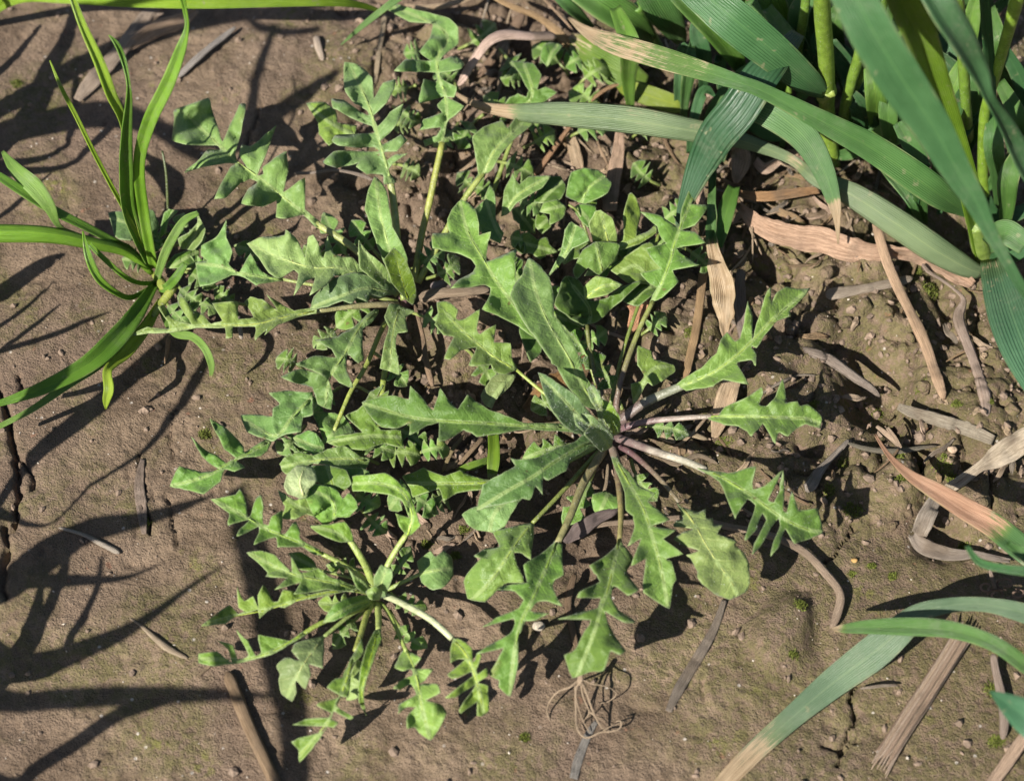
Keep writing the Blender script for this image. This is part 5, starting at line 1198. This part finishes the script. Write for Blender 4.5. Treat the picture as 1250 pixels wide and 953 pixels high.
straw([(512,364,7,16),(536,358,9,14),(566,356,10,12),(598,353,9,9)], (.36, .28, .20), 'brown dead stalk running from the grey-green rosette under the fishbone leaf', flat=.6)
straw([(506,372,4,5),(516,410,5,6),(520,440,5,8),(528,472,3,9)], (.42, .30, .20), 'tan withered leaf stalk below the grey-green rosette')
straw([(572,425,6,6),(584,446,5,7),(600,474,4,7)], (.33, .30, .12), 'olive dead stalk under the small scalloped leaf')
straw([(568,530,6,4),(552,550,7,6),(543,570,5,5),(540,576,3,3)], (.32, .26, .14), 'bent brown stalk under the long left leaf')
straw([(590,534,6,5),(574,552,6,6),(556,572,3,4)], (.30, .22, .14), 'dark slanting stalk beside the bent brown stalk')
straw([(702,700,2,8),(694,734,2,9),(698,760,1,8),(704,790,1,7)], (.24, .17, .11), 'brown stalk buried behind the two lower toothed leaves')
straw([(742,566,6,4),(740,590,5,5),(736,602,4,4)], (.40, .32, .22), 'little forked straw under the heart of the large rosette')
straw([(808,560,6,5),(826,566,6,7),(852,556,5,7),(876,566,3,5)], (.34, .27, .19), 'short brown straw under the thick white stalk')
straw([(824,540,5,8),(806,530,5,10),(836,528,4,9),(864,536,2,6)], (.52, .42, .28), 'pale chaff piece under the purple stalks')
dry_leaf([(922,196,9,10),(934,206,9,14),(952,196,9,10)], PINK, 'crinkled pink chaff under the drooping wheat leaf', wob=2)
dry_leaf([(900,236,9,8),(930,240,11,12),(966,236,12,12),(1000,232,10,8)], (.44, .27, .14), 'brown curled leaf under the drooping wheat leaf', wob=2, gutter=.5)
dry_leaf([(1140,196,14,8),(1124,210,13,14),(1150,232,12,16),(1172,250,10,10)], (.50, .36, .24), 'tan leaf sheath at the foot of the large wheat plant', wob=2, gutter=.5)
dry_leaf([(900,170,8,12),(905,196,9,24),(900,216,8,14),(898,224,7,4)], (.52, .37, .26), 'pink dry leaf end above the drooping wheat leaf tip', wob=2)
dry_leaf([(856,250,8,10),(850,200,12,16),(866,170,14,14)], (.55, .40, .30), 'pale strip of dead leaf behind the dark drooping wheat leaf', wob=2)
straw([(620,52,5,6),(612,88,4,7),(608,118,3,6)], (.34, .27, .19), 'brown straw standing behind the bent whitish-pink straw')
straw([(640,16,4,10),(628,34,4,12),(612,58,3,12),(584,94,2,8)], (.36, .25, .17), 'weathered stalk lying behind the bent whitish-pink straw')
straw([(690,70,6,6),(712,84,6,8),(724,92,5,9),(740,104,4,6)], (.42, .36, .25), 'pale torn leaf edge under the young wheat plant')
straw([(716,128,8,4),(738,110,9,6),(762,102,8,6),(770,118,6,5)], (.46, .30, .17), 'thin bent tan straw under the young wheat plant')

# the dry root hanging at the tip of the lower toothed leaf
RT = thing('dry_root', tuple(at(716, 872, .001)), 'wiry tangle of pale dry roots on the soil below the lowest toothed leaf', 'root')
RC = (.56, .44, .31)
hub = (708, 828, 15)
for st, w in [
    ([hub, (696,838,14), (681,844,12), (671,856,8), (668,868,4), (672,880,1)], 3.0),
    ([hub, (703,843,12), (703,866,8), (704,886,5), (710,897,4), (718,900,4), (734,893,5), (748,892,6), (757,888,6), (758,880,7), (752,880,6)], 3.2),
    ([hub, (716,846,12), (724,868,9), (732,884,6), (738,890,4), (744,895,2)], 3.0),
    ([hub, (722,834,14), (738,837,12), (748,841,9), (752,848,6), (742,856,4), (730,858,2)], 2.2),
    ([hub, (712,850,10), (719,868,7), (714,878,4), (710,884,2)], 2.2),
    ([(719,868,7), (728,874,6), (736,876,4), (742,882,2)], 2.0),
    ([hub, (702,836,13), (705,860,9), (712,880,5), (720,894,3)], 2.0),
    ([(734,893,5), (746,886,6), (762,880,5), (770,872,3)], 1.8),
]:
    stick(RT, [(x, y, h, w * (1 - .4 * i / len(st))) for i, (x, y, h) in enumerate(st)], RC, flat=1.0, rough=.15, sides=6, name='root')
stick(RT, [(709,822,16,5),(708,830,15,8),(706,836,13,5)], RC, flat=.8, name='crown')
CT = thing('curled_tendril', tuple(at(1216, 715, .002)), 'pinkish brown curled tendrils on the soil at the right edge', 'tendril')
for cx, cy, r, ph in [(1204, 716, 9, 0), (1228, 712, 12, 1.5), (1216, 726, 11, 3.2), (1242, 724, 9, 4.4)]:
    stick(CT, [(cx + r * (1 - .05 * i) * math.cos(ph + i * .62), cy + .7 * r * (1 - .05 * i) * math.sin(ph + i * .62), 3 + i * .35, 3.0) for i in range(13)], (.36, .25, .20), flat=1.0, sides=6, name='tendril_coil')
stick(CT, [(1208,694,6,4),(1212,708,5,6),(1216,722,3,6)], (.42, .33, .27), name='stalk')

ob = ribbon(None, [(602,530,9,13),(603,548,10,14),(602,566,9,15),(600,584,7,9)], (.12, .21, .02), gutter=.5, name='grass_seedling')
tag(ob, 'short bright green blade standing under the long left leaf of the large rosette', 'grass blade')
ob = ribbon(None, [(598,560,8,6),(584,566,9,10),(570,570,8,9),(558,574,6,4)], (.12, .21, .03), gutter=.4, name='grass_seedling')
tag(ob, 'small green blade lying level below the short upright blade', 'grass blade')
def zone(x, y):
    if x > 860 and y < 345: return 'under the wheat at the upper right', 'under the wheat'
    if y < 262: return 'near the top between the long-stalked weed and the wheat', 'near the top'
    if x < 752: return 'between the three rosettes', 'between the rosettes'
    return 'on the soil right of the large rosette', 'right of the large rosette'


# ------------------------------------------------------------------ clods, chips of dead leaf, crumbs, moss
def ico(sub):
    import bmesh
    bm = bmesh.new(); bmesh.ops.create_icosphere(bm, subdivisions=sub, radius=1.0)
    v = np.array([q.co[:] for q in bm.verts]); f = [tuple(x.index for x in p.verts) for p in bm.faces]; bm.free()
    return v, f


IV, IF = ico(3); CV, CF = ico(1)
clod_mesh = []
for k in range(6):
    r = np.random.RandomState(k + 3)
    s = np.array((1.0, .72 + .3 * r.rand(), .55 + .25 * r.rand()))
    n = vnoise(IV[:, 0] * 1.6 + 9 * k, IV[:, 1] * 1.6 + IV[:, 2] * 1.3 + 4, k) * .7 + vnoise(IV[:, 0] * 4 + 3, IV[:, 1] * 4 + IV[:, 2] * 3.1 + k * 7, k + 20) * .35
    v = IV * s * (.62 + .62 * n)[:, None]
    for _ in range(14):
        d = r.randn(3); d /= np.linalg.norm(d); cut = .50 + .18 * r.rand()
        over = np.maximum(v @ d - cut, 0); v = v - over[:, None] * d * .93
    me = mesh_from(v, IF); me.materials.append(M_SOIL); clod_mesh.append(me)
CL = [(1034,392,13),(1056,372,15),(1084,380,12),(1000,376,9),(965,402,10),(932,410,7),(1090,424,10),(1112,410,9),(1128,470,12),(980,318,15),(1010,332,13),(950,352,12),(1150,330,9),(1040,322,10),(1186,400,11),(1214,430,12),(1180,476,9),(1236,500,14),(1170,556,7),(1110,625,9),(1090,640,8),(1200,612,10),
      (700,664,8),(712,672,5),(760,690,6),(640,250,9),(655,272,8),(600,380,12),(612,408,9),(585,398,7),(570,560,11),(540,556,9),(600,548,8),(520,640,9),(500,664,10),(540,650,7),(480,640,9),(560,655,8),(660,610,7),(590,62,9),(612,80,8),(640,60,9),(706,110,8),(742,60,9),(700,24,10),(760,50,8),(776,216,9),(800,226,8),(826,380,10),(806,402,9),
      (840,506,10),(868,522,8),(830,590,8),(850,600,7),(876,616,6),(930,545,9),(600,112,8),(655,120,7),(560,130,6),(480,210,7),(500,230,6),(500,288,6),(520,520,7),(430,470,6),(440,452,5),(478,498,5),(560,470,6),(650,770,6),(642,520,7),(880,340,7),(936,196,6),(950,214,7),(916,214,6),(1172,575,8)]
for k, (x, y, r) in enumerate(CL):
    p = at(x, y, 0.0); z = float(terrain(p[0], p[1])); p = at(x, y, z + .001); R = r * mpp(p) * .95
    o = link('soil_clod', clod_mesh[k % 6])
    o.location = (p[0], p[1], z + R * .08)
    o.scale = (R, R, R); o.rotation_euler = (RNG.uniform(-.5, .5), RNG.uniform(-.5, .5), RNG.uniform(0, 6.28))
    zl, zg = zone(x, y); tag(o, 'loose lump of brown soil ' + zl, 'clod', 'loose soil clods ' + zg)

for k in range(60):
    if k % 3 == 0: x, y = RNG.uniform(870, 1080), RNG.uniform(170, 330)
    elif k % 3 == 1: x, y = RNG.uniform(540, 860), RNG.uniform(10, 260)
    else: x, y = RNG.choice([(RNG.uniform(480, 760), RNG.uniform(400, 690)), (RNG.uniform(1060, 1250), RNG.uniform(330, 620)), (RNG.uniform(760, 960), RNG.uniform(380, 640))])
    a = RNG.uniform(0, 6.28); L = RNG.uniform(18, 46); dx, dy = math.cos(a) * L, math.sin(a) * L * .8; b = RNG.uniform(-10, 10); w = RNG.uniform(2.2, 5.5); hh = RNG.uniform(.8, 4.5)
    o = stick(None, [(x - dx, y - dy, 1, w * .6), (x - dx * .4, y - dy * .4 + b, hh, w), (x + dx * .3, y + dy * .3 + b * .8, hh, w * .95), (x + dx, y + dy, 1.5, w * .5)], RNG.choice([TAN, PINK, GREY, (.38, .27, .16), (.30, .21, .13)]), flat=.5, rough=.5, name='straw_fragment')
    zl, zg = zone(x, y); tag(o, 'broken piece of old straw ' + zl, 'straw', 'broken straw ' + zg)

for k in range(40):
    if k % 2: x, y = RNG.uniform(870, 1090), RNG.uniform(160, 330)
    else: x, y = RNG.uniform(560, 860), RNG.uniform(0, 240)
    a = RNG.uniform(0, 6.28); L = RNG.uniform(16, 54); dx, dy = math.cos(a) * L, math.sin(a) * L * .8; b = RNG.uniform(-12, 12); w = RNG.uniform(1.8, 3.6); hh = RNG.uniform(3, 9)
    o = stick(None, [(x - dx, y - dy, 1, w * .7), (x - dx * .4, y - dy * .4 + b, hh, w), (x + dx * .3, y + dy * .3 + b * .6, hh * .8, w), (x + dx, y + dy, 2, w * .5)], RNG.choice([(.60, .48, .34), (.55, .43, .30), (.50, .36, .24), (.62, .52, .40)]), flat=.7, rough=.3, sides=7, name='straw_fragment')
    zl, zg = zone(x, y); tag(o, 'thin pale thread of straw ' + zl, 'straw', 'thin straw threads ' + zg)
chips = []
for k in range(150):
    zk = k % 4
    if zk == 0: x, y = RNG.uniform(880, 1060), RNG.uniform(180, 330)
    elif zk == 1: x, y = RNG.uniform(560, 800), RNG.uniform(20, 240)
    elif zk == 2: x, y = RNG.uniform(470, 740), RNG.uniform(380, 690)
    else: x, y = RNG.uniform(760, 1240), RNG.uniform(360, 640)
    a = RNG.uniform(0, 6.28); L = RNG.uniform(6, 20) * RNG.choice([.6, 1, 1.3]); w = RNG.uniform(3, 9)
    dx, dy = math.cos(a) * L, math.sin(a) * L * .8
    c = RNG.choice([TAN, PINK, GREY, (.38, .27, .16), (.46, .36, .26)])
    o = ribbon(None, [(x - dx, y - dy, 1.5, w * .4), (x - dx * .3, y - dy * .3 + 2, 3.5, w), (x + dx * .3, y + dy * .3 - 1, 3.0, w * .9), (x + dx, y + dy, 1.0, w * .3)], c, roll=RNG.uniform(-.5, .5), gutter=.3, wob=1.6, mat=M_STRAW, name='dry_leaf_chip', n=12)
    zl, zg = zone(x, y); tag(o, 'small dry chip of dead leaf ' + zl, 'leaf chip', 'dry leaf chips ' + zg)


def crumbs(name, n, rmin, rmax, color, seed, dens, label, mat):
    r = np.random.RandomState(seed); V = []; F = []; b = 0; got = 0
    while got < n:
        x, y = r.uniform(-.22, .22), r.uniform(-.16, .21)
        if r.rand() > dens(x, y): continue
        got += 1
        R = rmin + (rmax - rmin) * r.rand() ** 3
        s = R * (.6 + .8 * r.rand(3))
        q = CV * s * (.7 + .6 * r.rand(len(CV)))[:, None]
        a = r.uniform(0, 6.28); c, sn = math.cos(a), math.sin(a)
        q = np.stack([q[:, 0] * c - q[:, 1] * sn, q[:, 0] * sn + q[:, 1] * c, q[:, 2]], 1)
        V.append((x, y, R * .25) + q); F += [(i + b, j + b, k + b) for i, j, k in CF]; b += len(CV)
    cen = np.array([v.mean(0)[:2] for v in V]); tz = terrain(cen[:, 0], cen[:, 1])
    V = np.vstack([v + (0, 0, t) for v, t in zip(V, tz)])
    o = link(name, mesh_from(V, F, smooth=False), None, mat, color)
    o['kind'] = 'stuff'; o['label'] = label; o['category'] = 'soil crumbs'
    return o


crumbs('soil_crumbs', 5200, .0003, .0017, (.20, .145, .105), 5, lambda x, y: .10 + .9 * float(rough_mask(np.array(x), np.array(y))), 'brown soil crumbs strewn between the plants', M_CRUMB)
crumbs('pale_grit', 900, .00016, .00045, (.46, .40, .33), 6, lambda x, y: .6, 'pale sand grains scattered over the soil', M_CRUMB)


def moss():
    r = np.random.RandomState(9); V = []; F = []; b = 0
    spots = [(882,546,12),(1042,622,16),(1100,590,10),(1150,572,14),(1160,585,8),(1064,690,6),(20,100,9),(640,902,8),(1214,842,16),(1240,800,14),(968,802,8),(1126,556,6),(1125,472,7),(1166,500,8),(1138,348,14),(1120,330,8),(990,505,8),(556,680,7),(566,650,8),(520,666,8),(1030,560,8),(1095,560,8),(845,300,6),(1206,500,5),(940,640,6),(1090,702,7),(1216,905,12),(250,530,9),(180,640,7),(1040,700,5),(1078,480,8),(975,745,10),(1012,600,8),(1180,660,8),(840,420,10),(810,410,6)]
    for x, y, rad in spots:
        for _ in range(int(rad * 20)):
            a = r.uniform(0, 6.28); d = rad * math.sqrt(r.rand()) * (.6 + .4 * r.rand())
            p = at(x + d * math.cos(a), y + d * .8 * math.sin(a), 0.0); z = float(terrain(p[0], p[1]))
            h = r.uniform(.0004, .0012); w = r.uniform(.00015, .0003); an = r.uniform(0, 6.28)
            c = np.array((math.cos(an) * w, math.sin(an) * w, 0)); lean = np.array((r.randn() * .0005, r.randn() * .0005, h))
            o = np.array((p[0], p[1], z - .0001)); e = np.array((-c[1], c[0], 0))
            V += [o - c, o + c, o + e, o + lean * .6 + c * .7, o + lean]; F += [(b, b+1, b+3), (b+1, b+2, b+3), (b+2, b, b+3), (b, b+3, b+4), (b+1, b+3, b+4)]; b += 5
    o = link('moss', mesh_from(V, F, smooth=False), None, M_MOSS)
    o['kind'] = 'stuff'; o['label'] = 'low yellow-green moss in patches on the soil'; o['category'] = 'moss'


moss()
for x, y, r, c, lab in [(658, 770, 8, (.42, .36, .28), 'pale round pebble beside the lower toothed leaf'), (1160, 556, 6, (.40, .29, .20), 'small round tan pebble by the mossy patch near the right edge'), (1043, 684, 4, (.36, .22, .08), 'tiny brown seed husk on the soil right of the fishbone leaf'), (236, 356, 4, (.55, .48, .42), 'tiny whitish stone beside the grass tuft'), (520, 848, 5, (.5, .46, .34), 'pale grain under the bottom left rosette')]:
    p = at(x, y, 0.0); z = float(terrain(p[0], p[1])); R = r * mpp(p)
    v = IV * (.85 + .3 * vnoise(IV[:, 0] * 1.5 + x, IV[:, 1] * 1.5 + IV[:, 2], 3))[:, None] * R * np.array((1, .8, .7))
    o = link('pebble' if 'husk' not in lab else 'seed_husk', mesh_from(v, IF), None, M_CRUMB, c)
    o.location = (p[0], p[1], z + R * .4); tag(o, lab, 'pebble' if 'husk' not in lab else 'husk')
